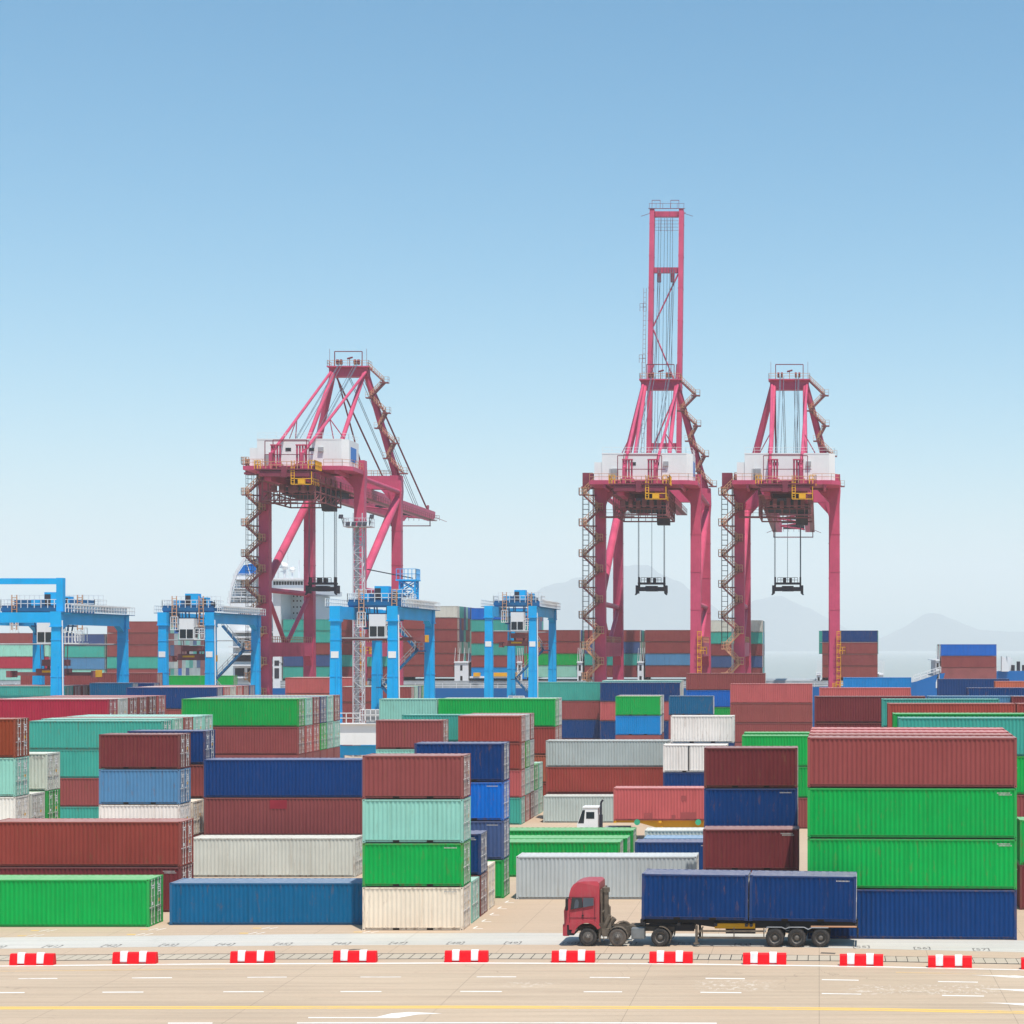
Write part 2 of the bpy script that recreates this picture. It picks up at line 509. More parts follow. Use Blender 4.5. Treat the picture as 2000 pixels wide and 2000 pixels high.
def hill(name, D, depth, peaks, x0, x1, seed):
    rnd = random.Random(seed)
    ph = [rnd.uniform(0, 6.28) for _ in range(8)]
    mb = MB(); nx, ny = 150, 26
    gx0, gx1 = X(x0, D), X(x1, D)
    P = []
    for j in range(ny + 1):
        row = []
        for i in range(nx + 1):
            u = i / nx; v = j / ny
            x = gx0 + (gx1 - gx0) * u
            px = x0 + (x1 - x0) * u
            h = 0
            for (pc, pw, ph_) in peaks:
                h = max(h, 0) + 0
                t_ = (px - pc) / pw
                h += ph_ * math.exp(-t_ * t_)
            h *= (D + depth * 0.5) / FP
            prof = math.sin(math.pi * min(1, max(0, v))) ** 0.8
            z = h * prof
            z += prof * h * 0.028 * (math.sin(x * 0.013 + ph[0] + v * 5) + math.sin(x * 0.031 + ph[1] + v * 9) * 0.6 + math.sin(x * 0.07 + ph[2]) * 0.25)
            row.append((x, D + depth * v, z - 4))
        P.append(row)
    for j in range(ny):
        for i in range(nx):
            mb.face([P[j][i], P[j][i + 1], P[j + 1][i + 1], P[j + 1][i]])
    me = mb.mesh(name, M['hill'], smooth=True)
    o = obj(name, me)
    tag(o, kind='structure')
    return o


hill('hill', 10000, 1800, [(1230, 100, 100), (1085, 130, 128), (1330, 105, 72), (1450, 80, 28), (940, 95, 40)], 780, 1640, 3)
hill('hill', 10900, 1500, [(1535, 105, 92), (1430, 90, 40), (1650, 60, 18), (1300, 90, 50)], 1150, 1800, 5)
hill('hill', 10300, 1500, [(1832, 70, 62), (1930, 80, 34), (1740, 60, 20), (2040, 70, 30)], 1620, 2150, 9)

# air: haze box round the whole scene
mb = MB(); mb.box(-7500, 4000, -60, 12800, -41, 590)
hz = mb.build('haze', [], kind='stuff')
m, t, n, l, b = new_mat('port_haze')
n.remove(b)
pv = N(n, 'ShaderNodeVolumePrincipled')
pv.inputs['Color'].default_value = (0.945, 0.965, 0.97, 1)
pv.inputs['Density'].default_value = 0.00016
pv.inputs['Anisotropy'].default_value = 0.0
l.new(pv.outputs[0], n['Material Output'].inputs['Volume'])
hz.data.materials.append(m)


def interp(line, px):
    if px <= line[0][0]: 
        a, b = line[0], line[1]
    elif px >= line[-1][0]:
        a, b = line[-2], line[-1]
    else:
        for a, b in zip(line[:-1], line[1:]):
            if a[0] <= px <= b[0]: break
    return a[1] + (b[1] - a[1]) * (px - a[0]) / (b[0] - a[0])


def band(mbx, top, bot, x0, x1, z, n=40):
    """strip on the ground between two gently bending lines"""
    prev = None
    for i in range(n + 1):
        px = x0 + (x1 - x0) * i / n
        a, b = G(px, interp(top, px)), G(px, interp(bot, px))
        cur = ((a[0], a[1], z), (b[0], b[1], z))
        if prev: mbx.face([prev[1], cur[1], cur[0], prev[0]])
        prev = cur


def shift(line, d): return [(x, y + d) for x, y in line]


STRIP_T = [(-200, 1834), (0, 1831), (350, 1827), (700, 1823.5), (1000, 1822), (1500, 1824), (1750, 1829), (2000, 1837), (2200, 1845)]
STRIP_B = [(-200, 1857), (0, 1853), (350, 1849), (700, 1846), (1000, 1845), (1300, 1846), (1600, 1851), (2000, 1860), (2200, 1866)]
LINE = [(-200, 1890), (0, 1887), (400, 1883), (900, 1881), (1300, 1882.5), (1700, 1888), (2000, 1894.5), (2200, 1900)]
SLABT = [(-200, 1869), (0, 1866.5), (400, 1863.5), (900, 1862.5), (1300, 1863.5), (1700, 1867.5), (2000, 1873), (2200, 1878)]
YEL = [(-200, 1970), (0, 1969), (900, 1967), (1400, 1968.5), (1700, 1971.5), (2000, 1977.5), (2200, 1983)]
mb = MB(); band(mb, shift(LINE, -1), [(-300, 2300), (2300, 2300)], -250, 2250, 0.004, 60)
road = mb.build('road', M['road'], kind='structure')
mb = MB(); band(mb, STRIP_T, STRIP_B, -250, 2250, 0.004, 60)
runway = mb.build('runway', M['runway'], kind='structure')
# drain with concrete cover slabs, real gaps between the covers
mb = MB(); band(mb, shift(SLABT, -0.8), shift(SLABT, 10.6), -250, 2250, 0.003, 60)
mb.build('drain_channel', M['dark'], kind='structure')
mb = MB()
xw = -60.0
Dm = 101.3
while xw < 14:
    px = CX + xw * FP / Dm
    y0 = interp(SLABT, px); a = G(px, y0); b = G(px, y0 + 9.8)
    ln = 0.60
    slant = (px - 1000) / 1000 * 0.12
    mb.face([(a[0] + 0.02, b[1], 0.007), (a[0] + ln - 0.02, b[1], 0.007), (a[0] + ln - 0.02, a[1], 0.007), (a[0] + 0.02, a[1], 0.007)])
    xw += ln
mb.build('drain_cover', M['slab'], kind='structure')

# painted markings
mb = MB()
band(mb, shift(LINE, -0.9), shift(LINE, 0.9), -250, 2250, 0.008, 60)
R1 = [(0, 1912), (300, 1910), (560, 1908.6), (1000, 1908), (1300, 1910), (1600, 1913.5), (2000, 1920)]
R2 = [(0, 1939), (400, 1937.3), (900, 1936.6), (1300, 1937.6), (1600, 1940.6), (2000, 1947)]
for a, b_ in ((-190, -112), (36, 112), (258, 336), (483, 560), (704, 783), (931, 1008), (1152, 1230), (1378, 1455), (1605, 1677), (1832, 1910)):
    band(mb, shift(R1, -0.72), shift(R1, 0.72), a, b_, 0.008, 3)
for a, b_ in ((-30, 48), (200, 280), (436, 515), (665, 745), (899, 980), (1140, 1215), (1368, 1448), (1605, 1682), (1840, 1922)):
    band(mb, shift(R2, -0.75), shift(R2, 0.75), a, b_, 0.008, 3)
R3 = [(0, 1999), (1000, 1997.6), (1500, 1999), (2000, 2008)]
band(mb, shift(R3, -1), shift(R3, 1), 328, 415, 0.008, 3)
band(mb, shift(R3, -1), shift(R3, 1), 580, 1400, 0.008, 12)


def gpoly(pts, z=0.008):
    mb.face([(*G(px, py), z) for px, py in reversed(pts)])


gpoly([(602, 1986.8), (735, 1986.8), (765, 1979.5), (800, 1977), (865, 1979.6), (815, 1981.6), (775, 1988.6), (602, 1988.6)])
gpoly([(1896, 1904.4), (1985, 1905), (2010, 1908), (1990, 1910.5), (1940, 1907)])
gpoly([(1912, 1931), (2060, 1933.5), (2060, 1936), (2000, 1936.5), (1950, 1932.6)])
gpoly([(1918, 1958.5), (2060, 1961), (2060, 1964.5), (2000, 1964), (1955, 1960.3)])
mb.build('lane_marking', M['line_white'], road)
mb = MB(); band(mb, shift(YEL, -2.6), shift(YEL, -0.4), -250, 2250, 0.008, 60); band(mb, shift(YEL, 0.5), shift(YEL, 2.7), -250, 2250, 0.008, 60)
mb.build('centre_line', M['line_yellow'], road)
mb = MB(); LY = shift(LINE, 10)
band(mb, shift(LY, -0.7), shift(LY, 0.9), -250, 440, 0.008, 20); band(mb, shift(LY, -0.7), shift(LY, 0.9), 1750, 2250, 0.008, 20)
mb.build('edge_line', M['line_yellow_faint'], road)
# slot corner marks at the edge of the yard
mb = MB(); mbw = MB()
for px in (33, 247, 467, 690):
    for dx, py in ((0, interp(STRIP_T, px) - 2.6), (26, interp(STRIP_T, px) - 12.5)):
        a = G(px + dx, py)
        mb.box(a[0], a[0] + 0.5, a[1], a[1] + 0.22, 0.002, 0.008)
        for k in (0.62, 1.1): mbw.beam((a[0] + k, a[1] - 0.25, 0.006), (a[0] + k + 0.3, a[1] + 0.5, 0.006), 0.09, 0.004)
for i in range(9):
    D_ = 111.5 + i * 2.84
    mbw.beam((-20.9, D_, 0.006), (-20.35, D_, 0.006), 0.10, 0.004)
    mbw.beam((-20.95, D_ + 0.1, 0.006), (-20.85, D_ + 0.9, 0.006), 0.10, 0.004)
mb.build('slot_mark', M['line_yellow'], bpy.data.objects['ground'])
mbw.build('slot_mark', M['line_white'], bpy.data.objects['ground'])
# bay numbers in their little boxes along the runway edge
NUM_PX = [(-1, 40), (109, 41), (223, 42), (335, 43), (445, 44), (557, 45), (671, 46), (781, 47), (893, 48), (1004, 49), (1117, 50), (1229, 51), (1341, 52), (1451, 53), (1567, 54), (1682, 55), (1800, 56), (1915, 57)]
for px, num in NUM_PX:
    yb = interp(STRIP_B, px)
    a, c = G(px, yb - 5.6), G(px, yb - 0.6)
    cu = bpy.data.curves.new('bay_number', 'FONT')
    cu.body = str(num); cu.size = 1.0; cu.align_x = 'CENTER'; cu.align_y = 'CENTER'
    to = bpy.data.objects.new('bay_number', cu)
    COL.objects.link(to)
    dg = bpy.context.evaluated_depsgraph_get()
    me = bpy.data.meshes.new_from_object(to.evaluated_get(dg))
    bpy.data.objects.remove(to)
    me.materials.clear(); me.materials.append(M['line_black'])
    o = obj('bay_number', me, runway)
    cy = (a[1] + c[1]) / 2
    o.location = (a[0], cy, 0.010)
    o.scale = (0.62, 1.05, 1)
    mb = MB(); hw, hh, t_ = 0.44, (a[1] - c[1]) / 2 * 1.0, 0.035
    sk = 0.0
    for s_ in (-1, 1):
        mb.box(s_ * hw - t_, s_ * hw + t_, -hh, hh, 0, 0.003)
        for q in (-1, 1): mb.box(min(s_ * hw, s_ * hw * 0.72), max(s_ * hw, s_ * hw * 0.72), q * hh - 0.05, q * hh + 0.05, 0.0035, 0.0045)
    mb.build('number_box', M['line_black'], runway, loc=(a[0], cy, 0.007))
# faint tar patches on the road shoulder
mb = MB()
for pts in ([(667, 1856), (690, 1853.5), (712, 1853.5), (690, 1855.8)], [(1602, 1862.5), (1604, 1859.8), (1632, 1861), (1631, 1863.8)]):
    mb.face([(*G(*p), 0.006) for p in reversed(pts)])
mb.build('tar_patch', plain('tar_patch', (0.13, 0.11, 0.09), 0.9), bpy.data.objects['ground'])

# ------------------------------------------------------------------ containers
PAINT = {
    'g': ('green', (0.001, 0.35, 0.062)), 'n': ('navy blue', (0.002, 0.040, 0.160)), 'b': ('royal blue', (0.0, 0.13, 0.52)),
    's': ('slate blue', (0.055, 0.095, 0.22)), 'u': ('steel blue', (0.002, 0.11, 0.235)), 'c': ('bright blue', (0.0, 0.22, 0.58)),
    'l': ('light blue', (0.085, 0.235, 0.40)), 'm': ('maroon', (0.265, 0.064, 0.062)), 'd': ('dark maroon', (0.175, 0.032, 0.036)),
    'r': ('brick red', (0.30, 0.052, 0.040)), 'w': ('crimson', (0.38, 0.022, 0.050)), 'o': ('rust brown', (0.27, 0.048, 0.018)),
    'a': ('orange brown', (0.45, 0.115, 0.07)), 'p': ('salmon red', (0.47, 0.10, 0.10)), 't': ('teal', (0.05, 0.36, 0.29)),
    'k': ('mint green', (0.28, 0.58, 0.48)), 'e': ('grey', (0.43, 0.475, 0.46)), 'f': ('pale grey', (0.58, 0.59, 0.52)),
    'h': ('white', (0.74, 0.71, 0.64)), 'y': ('cream', (0.84, 0.73, 0.56)),
}
WC = 2.44


def corr(mbx, x0, x1, z0, z1, ya, yb, pitch=0.278):
    """corrugated wall in the xz plane between depths ya (ridge) and yb (groove)"""
    n = max(1, round((x1 - x0) / pitch)); p = (x1 - x0) / n
    pts = []
    for i in range(n):
        s = x0 + i * p
        pts += [(s, ya), (s + 0.26 * p, ya), (s + 0.5 * p, yb), (s + 0.76 * p, yb)]
    pts.append((x1, ya))
    for (xa, y1), (xb, y2) in zip(pts[:-1], pts[1:]):
        mbx.face([(xa, y1, z0), (xb, y2, z0), (xb, y2, z1), (xa, y1, z1)])


_cm = {}


def container_meshes(L, h):
    key = (L, h)
    if key in _cm: return _cm[key]
    hl = L / 2
    fr = MB()
    for y0, y1 in ((0.0, 0.07), (WC - 0.07, WC)):
        fr.box(-hl + 0.17, hl - 0.17, y0 + (0.08 if y0 == 0 else -0.02), y1 + (0.02 if y0 == 0 else -0.08), 0.02, 0.155)
        fr.box(-hl + 0.17, hl - 0.17, y0 + (0.012 if y0 == 0 else 0.02), y1 - (0.02 if y0 == 0 else 0.012), 0.1552, 0.185)
        fr.box(-hl + 0.17, hl - 0.17, y0 + 0.008, y1 - 0.004, h - 0.095, h - 0.012)
    for sx in (-1, 1):
        for sy in (0, 1):
            xa, xb = sorted((sx * hl, sx * (hl - 0.15)))
            ya, yb = (0.004, 0.16) if sy == 0 else (WC - 0.16, WC - 0.004)
            fr.box(xa + 0.003, xb - 0.003, ya, yb, 0.12, h - 0.12)
            for z0 in (0.0, h - 0.118):
                xa2, xb2 = sorted((sx * hl, sx * (hl - 0.178)))
                yc, yd = (0.0, 0.162) if sy == 0 else (WC - 0.162, WC)
                fr.box(xa2, xb2, yc, yd, z0, z0 + 0.118)
                fr.box(xa2 + 0.055, xb2 - 0.055, yc - 0.002, yd + 0.002, z0 + 0.03, z0 + 0.088, 1)
        xa, xb = sorted((sx * (hl - 0.012), sx * (hl - 0.10)))
        fr.box(xa, xb, 0.163, WC - 0.163, 0.02, 0.15)
        fr.box(xa, xb, 0.163, WC - 0.163, h - 0.13, h - 0.01)
    fr.box(-hl + 0.18, hl - 0.18, 0.08, WC - 0.08, 0.12, 0.16, 1)
    if L < 8:
        for xc in (-1.02, 1.02):
            fr.box(xc - 0.19, xc + 0.19, 0.06, 0.085, 0.025, 0.15, 1)
            fr.box(xc - 0.19, xc + 0.19, WC - 0.085, WC - 0.06, 0.025, 0.15, 1)
    out = {'frame': fr.mesh('frame', [M['c_frame'], M['casting']])}
    p = MB(); corr(p, -hl + 0.15, hl - 0.15, 0.186, h - 0.095, 0.026, 0.064); out['side0'] = p.mesh('side_panel', M['c_side'])
    q = MB(); corr(q, -hl + 0.15, hl - 0.15, 0.186, h - 0.095, WC - 0.026, WC - 0.064)
    q.f = [tuple(reversed(f)) for f in q.f]; out['side1'] = q.mesh('side_panel', M['c_side'])
    rf = MB()
    n = round((L - 0.3) / 0.42); pp = (L - 0.3) / n
    for i in range(n):
        s = -hl + 0.15 + i * pp
        zz = [(s, h - 0.028), (s + pp * 0.35, h - 0.028), (s + pp * 0.5, h - 0.008), (s + pp * 0.85, h - 0.008), (s + pp, h - 0.028)]
        for (xa, za), (xb, zb) in zip(zz[:-1], zz[1:]):
            rf.face([(xa, 0.06, za), (xb, 0.06, zb), (xb, WC - 0.06, zb), (xa, WC - 0.06, za)])
    for sx in (-1, 1):
        xa, xb = sorted((sx * (hl - 0.15), sx * (hl - 0.01)))
        rf.box(xa, xb, 0.164, WC - 0.164, h - 0.03, h - 0.006)
    for y0 in (0.012, WC - 0.06): rf.box(-hl + 0.18, hl - 0.18, y0, y0 + 0.048, h - 0.03, h - 0.009)
    out['roof'] = rf.mesh('roof_panel', M['c_roof'])
    e = MB()
    tmp = MB(); corr(tmp, 0.16, WC - 0.16, 0.15, h - 0.13, 0.02, 0.06, 0.25)
    for f in tmp.f: e.face([(-hl + tmp.v[i][1], tmp.v[i][0], tmp.v[i][2]) for i in reversed(f)])
    out['end'] = e.mesh('end_panel', M['c_side'])
    for k in (0, 1):
        d = MB(); rd = MB()
        y0, y1 = (0.165, WC / 2 - 0.008) if k == 0 else (WC / 2 + 0.008, WC - 0.165)
        d.box(hl - 0.085, hl - 0.045, y0, y1, 0.16, h - 0.14)
        hgt = h - 0.30
        for j in range(4):
            za = 0.19 + j * hgt / 4; zb = za + hgt / 4 - 0.07
            d.box(hl - 0.046, hl - 0.030, y0 + 0.05, y1 - 0.05, za, zb)
        for j in range(4):                                     # hinges
            zc = 0.35 + j * (h - 0.7) / 3
            yh = y0 if k == 0 else y1
            d.box(hl - 0.045, hl - 0.012, yh - 0.03, yh + 0.03, zc - 0.07, zc + 0.07)
        for fr_ in (0.30, 0.72):
            yr = y0 + (y1 - y0) * fr_
            rd.tube((hl - 0.008, yr, 0.09), (hl - 0.008, yr, h - 0.06), 0.021, 6)
            for zc in (0.14, 0.55, 1.05, h * 0.62, h - 0.42, h - 0.1):
                rd.box(hl - 0.028, hl + 0.012, yr - 0.05, yr + 0.05, zc - 0.04, zc + 0.04)
            rd.box(hl - 0.01, hl + 0.02, min(yr, yr - 0.38), yr, 1.12, 1.16)
        rq = random.Random(int(L * 10) + k)
        if k == 1:
            for j in range(4):
                wq = rq.uniform(0.25, 0.5)
                d.box(hl - 0.031, hl - 0.026, y0 + 0.33, y0 + 0.33 + wq, h - 0.55 - j * 0.13, h - 0.48 - j * 0.13, 1)
            for j in range(3): d.box(hl - 0.031, hl - 0.026, y0 + 0.35, y0 + 0.75, 1.0 - j * 0.12, 1.06 - j * 0.12, 1)
            d.box(hl - 0.031, hl - 0.026, y0 + 0.34, y0 + 0.62, 1.35, 1.55, 2)
        else:
            d.box(hl - 0.031, hl - 0.026, y0 + 0.38, y0 + 0.62, 1.25, 1.45, 1)
            for j in range(2): d.box(hl - 0.031, hl - 0.026, y0 + 0.35, y0 + 0.70, h - 0.5 - j * 0.13, h - 0.43 - j * 0.13, 1)
        out['door%d' % k] = d.mesh('door', [M['c_door'], M['white'], M['yellow']])
        out['rods%d' % k] = rd.mesh('lock_gear', M['rod'])
    # one joined mesh for boxes too far off to show parts
    J = MB()
    for src, mi in ((fr, 0), (p, 1), (q, 1), (rf, 2), (e, 1)):
        off = len(J.v); J.v += src.v
        for f, mm in zip(src.f, src.m):
            J.f.append(tuple(i + off for i in f)); J.m.append(4 if (src is fr and mm == 1) else mi); J.c.append(None)
    J.box(hl - 0.085, hl - 0.045, 0.165, WC - 0.165, 0.16, h - 0.14, 3)
    for yr in (0.5, 0.95, 1.5, 1.95): J.box(hl - 0.03, hl + 0.01, yr - 0.03, yr + 0.03, 0.1, h - 0.08, 5)
    out['joined'] = J.mesh('container', [M['c_frame'], M['c_side'], M['c_roof'], M['c_door'], M['casting'], M['rod']])
    _cm[key] = out
    return out


def id_mesh(L, h, n):
    d = MB(); hl = L / 2; rq = random.Random(n)
    for row in range(2 if n % 2 else 1):
        x = hl - 1.15 + 0.1 * row
        for q in range(10):
            d.box(x, x + 0.05, 0.018, 0.021, h - 0.30 - row * 0.10, h - 0.23 - row * 0.10)
            x += 0.078
    return d.mesh('id_marking', M['faint'])


_ids = {}
MASS = MB()
L20, L40, HS, HQ = 6.06, 12.19, 2.591, 2.896
ORD = ['bottom', 'second up', 'third up', 'fourth up', 'fifth up']
COUNT = [0]


def one_container(x, y, z, L, h, code, label, group, rz=0.0, detail=True, tilt=0.0, flip=False):
    """x, y: front-left bottom corner (before turning about it)"""
    col = list(PAINT[code][1])
    rnd = random.Random(hash((round(x, 1), round(y, 1), round(z, 1))))
    k = rnd.uniform(0.92, 1.08)
    col = [min(0.9, c * k * rnd.uniform(0.97, 1.03)) for c in col]
    ms = container_meshes(L, h)
    c, s = math.cos(rz), math.sin(rz)
    loc = (x + c * L / 2, y + s * L / 2, z)
    COUNT[0] += 1
    if not detail:
        o = obj('shipping_container', ms['joined'], None, col)
        o.location = loc; o.rotation_euler = (0, tilt, rz)
        return tag(o, label, 'container', group)
    t = thing('shipping_container', loc, label, 'container', group, rz)
    t.rotation_euler = (0, tilt, rz)
    obj('frame', ms['frame'], t, col)
    obj('side_panel', ms['side0'], t, col); obj('side_panel', ms['side1'], t, col)
    obj('roof_panel', ms['roof'], t, col)
    obj('end_panel', ms['end'], t, col)
    if rnd.random() < 0.30 and y < 150:
        kk = (L, h, rnd.randint(0, 1))
        if kk not in _ids: _ids[kk] = id_mesh(*kk)
        obj('id_marking', _ids[kk], t)
    for q in (0, 1):
        d = obj('door', ms['door%d' % q], t, col)
        obj('lock_gear', ms['rods%d' % q], d, col)
    return t


GRP = 'shipping containers stacked in the yard'


def stack(D, px, side, L, codes, place, h=HS, rz=0.0, gap=0.03, group=GRP, z0=0.0, x=None, detail=None):
    """one pile of containers, its front face D metres from the camera; a code with _ is wholly hidden and joins the mass"""
    if x is None:
        x = X(px, D) - (L if side == 'r' else 0)
    z = z0
    cs = codes.split()
    detail = (D < 215) if detail is None else detail
    objs = []
    for i, c in enumerate(cs):
        hh = h
        if c[-1] == '+': hh = HQ; c = c[:-1]
        if c[-1] == '-': hh = HS; c = c[:-1]
        if c[0] == '_':
            cc = PAINT[c[1:] or 'm'][1]
            if rz == 0:
                MASS.box(x, x + L, D + 0.01, D + WC - 0.01, z, z + hh, 0, cc)
            else:
                cw, sw = math.cos(rz), math.sin(rz)
                n = len(MASS.v)
                for zz in (z, z + hh):
                    for u, v in ((0, 0.01), (L, 0.01), (L, WC - 0.01), (0, WC - 0.01)):
                        MASS.v.append((x + cw * u - sw * v, D + sw * u + cw * v, zz))
                for q in ((0, 3, 2, 1), (4, 5, 6, 7), (0, 1, 5, 4), (1, 2, 6, 5), (2, 3, 7, 6), (3, 0, 4, 7)):
                    MASS.f.append(tuple(n + k for k in q)); MASS.m.append(0); MASS.c.append(cc)
        else:
            nm = PAINT[c][0]; ln = '20-foot' if L < 8 else '40-foot'
            if len(cs) == 1: lab = f"{nm} {ln} container {place}"
            else:
                pos = 'top' if i == len(cs) - 1 else ORD[i]
                lab = f"{nm} {ln} container, {pos} of {place}"
            objs.append(one_container(x, D, z, L, hh, c, lab, group, rz, detail))
        z += hh + gap
    return objs


# ---- block A, along the runway
XA = -21.4 - L20
st = stack(110.8, 0, 'l', L20, 'y g k m', 'the foremost stack with a cream base', x=XA, gap=0.05)
stack(113.64, 0, 'l', L20, 'k', 'alone right behind the cream base box', x=XA)
stack(116.5, 0, 'l', L20, 'd n', 'the two-high pile behind the cream-based stack', x=XA, gap=0.05)
stack(119.3, 0, 'l', L20, 'y+', 'on the ground beside a tall blue stack', x=XA)
stack(125.0, 0, 'l', L20, 'g s b n', 'the blue stack behind the cream-based one', x=XA, gap=0.05)
stack(112.1, 291, 'r', L40, 'g+', 'alone at the left by the runway', h=HQ)
stack(118.4, 353, 'r', L40, 'd r', 'the pair behind the lone green box', h=HQ)
stack(112.9, 331, 'l', L40, 'u', 'on the ground left of the cream one')
stack(124.5, 1008, 'l', L40, 'e+', 'on open ground behind the red truck cab', h=HQ)
stack(116.5, 1373, 'l', L20, '_m+ d', 'the pile right behind the trailer', h=HS)
stack(119.4, 1375, 'l', L20, '_m _m n d', 'the stack behind the truck trailer', gap=0.05)
RZR = R(-2.2)
stack(107.6, 1577, 'l', L40, 'n g g m', 'the big foremost stack on the right', h=HQ, rz=RZR, gap=0.06)
for k, cc in ((1, 'r'), (2, 'p'), (3, 'p')):
    stack(107.6 + 2.84 * k, 0, 'l', L40, '_n _g _g ' + cc, f"the {('', 'second', 'third', 'rearmost')[k]} row of the right block", h=HQ, rz=RZR, gap=0.06 + 0.015 * k, x=X(1577, 107.6) + 0.05 * k)
stack(119.5, 1992, 'l', L40, 'd g', 'the pair cut by the right frame edge', h=HQ)
# ---- block B
o_ = stack(141.0, 398, 'l', L40, '_e- m n', 'the long stack behind the pale grey box', h=HQ)
mb = MB(); mb.box(-1.05, 0.25, 0.018, 0.022, 2.05, 2.72); mb.build('paint_patch', plain('crimson_paint_patch', (0.30, 0.025, 0.04), 0.5), o_[0])
stack(136.5, 372, 'l', L40, 'f+', 'with rusty corner behind the steel blue one')
XB = X(351, 138.0) - L20
stack(138.0, 0, 'l', L20, '_d h l d', 'the stack behind the brick red box', x=XB, gap=0.05)
stack(140.84, 0, 'l', L20, '_m y', 'the low pile behind the light blue box', x=XB, gap=0.05)
stack(143.7, 0, 'l', L20, '_m _e m n', 'the stack half hidden behind light blue box', x=XB, gap=0.05)
XB2 = X(30, 138.0) - L40
stack(138.0, 0, 'l', L40, '_m h k o', 'the stack cut by the left frame edge', h=HQ, x=XB2)
stack(140.84, 0, 'l', L40, '_m f', 'the pile behind the left edge stack', h=HQ, x=XB2)
stack(143.7, 0, 'l', L40, '_m g f', 'the third row at the left edge', h=HQ, x=XB2)
stack(136.6, 1211, 'r', L40, 'g', 'first of three green ones behind the grey')
stack(139.4, 1225, 'r', L40, 'g', 'middle of three green ones behind the grey')
stack(142.3, 1237, 'r', L40, 'g+', 'last of three green ones, before the yard tractor', h=HQ)
stack(136.6, 1240, 'l', L20, 'n', 'on the ground beside three green ones')
stack(139.4, 1257, 'l', L20, 'l', 'on the ground behind the lone navy one')
stack(142.3, 1259, 'l', L20, 'f+', 'on the ground before the yellow chassis', h=HQ)
stack(140.0, 1755, 'l', L40, '_g m g t', 'the stack behind the big right stack', h=HQ)
stack(142.9, 1745, 'l', L40, '_g _m _g g', 'the row behind the teal one at right', h=HQ, gap=0.10)
# ---- block C
XC1 = X(318, 167.0) - L40
stack(167.0, 0, 'l', L40, 't m t t', 'the teal stack at left', x=XC1, gap=0.0)
for k, cc in enumerate(('k', 'm', 'k', 'k')):
    stack(167.0 + 2.84 * (k + 1), 0, 'l', L40, '_m _m _t ' + cc, f"the {('second', 'third', 'fourth', 'fifth')[k]} row behind the teal stack", x=XC1)
stack(166.2, 734, 'l', L20, '_m _m k m', 'the stack right of the white gantry box')
XC2 = X(1018, 177.0) - L20
for k, cs in enumerate(('t p r r', 'p k g e', 'd e e m', 'e g', 'k k')):
    stack(177.0 + 2.84 * k, 0, 'l', L20, cs, f"the {('foremost', 'second', 'third', 'fourth', 'rearmost')[k]} row right of the tall gantry", x=XC2)
stack(180.0, 906, 'r', L20, '_m _m _t t', 'the stack behind two reddish ones')
stack(179.0, 1061, 'l', L40, 'e', 'on the ground behind the white yard tractor')
stack(182.0, 1066, 'l', L40, '_d r e', 'the long stack behind the yard tractor')
o_ = stack(174.0, 1295, 'l', L20, '_n n h', 'the stack with a dark seam')
mb = MB(); mb.box(-0.66, -0.54, -0.012, 0.02, 0.15, 2.5)
mb.build('rusty_seam', M['casting'], o_[-1])
stack(176.9, 1310, 'l', L20, '_m _m _n h', 'the white-topped stack above the seamed box')
stack(173.0, 1449, 'l', L40, 'm g g', 'the green stack between the two front blocks', h=HQ)
stack(175.9, 1453, 'l', L40, '_m _g g', 'the second row of the green stack', h=HQ, gap=0.1)
stack(176.0, 1734, 'l', L40, '_m _m _m r', 'the stack behind green and teal at right', h=HQ)
stack(176.0, 1986, 'l', L40, '_m _m _m r', 'the next stack at the right frame edge', h=HQ)
stack(191.0, 1722.6, 'l', L40, '_m _m _m t', 'the stack behind brick red at right', h=HQ)
# ---- block D
stack(192.0, 856, 'l', L40, 'r a r g', 'the green-topped stack before the middle gantry', h=HQ)
stack(194.9, 866, 'l', L40, '_r _a m e', 'the row behind the middle green-topped stack', h=HQ)
stack(192.0, 854, 'r', L20, '_r _a _m k', 'the stack left of the middle green-topped one', h=HQ)
XD1 = X(583, 192.0) - L40
stack(192.0, 0, 'l', L40, '_m _m m g', 'the green-topped stack left of tall gantry', h=HQ, x=XD1)
for k, (c1, c2) in enumerate((('p', 'k'), ('p', 'm'), ('g', 's'), ('k', 'k'), ('k', 'm'))):
    stack(192.0 + 2.84 * (k + 1), 0, 'l', L40, f'_m _m {c1} {c2}', f"the {('second', 'third', 'fourth', 'fifth', 'sixth')[k]} row behind the left green-topped stack", h=HQ, x=XD1)
XD2 = X(212, 190.0) - L40
stack(190.0, 0, 'l', L40, '_m _m d w', 'the crimson-topped stack at far left', h=HQ, x=XD2)
for k, cc in enumerate(('f', 'm', 'm', 'd', 'p')):
    stack(190.0 + 2.84 * (k + 1), 0, 'l', L40, '_m _m _m ' + cc, f"the {('second', 'third', 'fourth', 'fifth', 'sixth')[k]} row behind the crimson-topped stack", h=HQ, x=XD2)
stack(193.0, 4, 'r', L40, '_m _m _m d', 'the stack beside crimson at left edge', h=HQ)
stack(202.0, 1590.6, 'l', L40, '_m _m d d', 'the dark stack behind the big right one', h=HQ)
stack(203.0, 1812, 'l', L40, '_m _m _m l', 'the stack right of the dark maroon one', h=HQ)
stack(202.0, 1976, 'l', L40, '_m _m _m d', 'the dark stack at right frame edge', h=HQ)
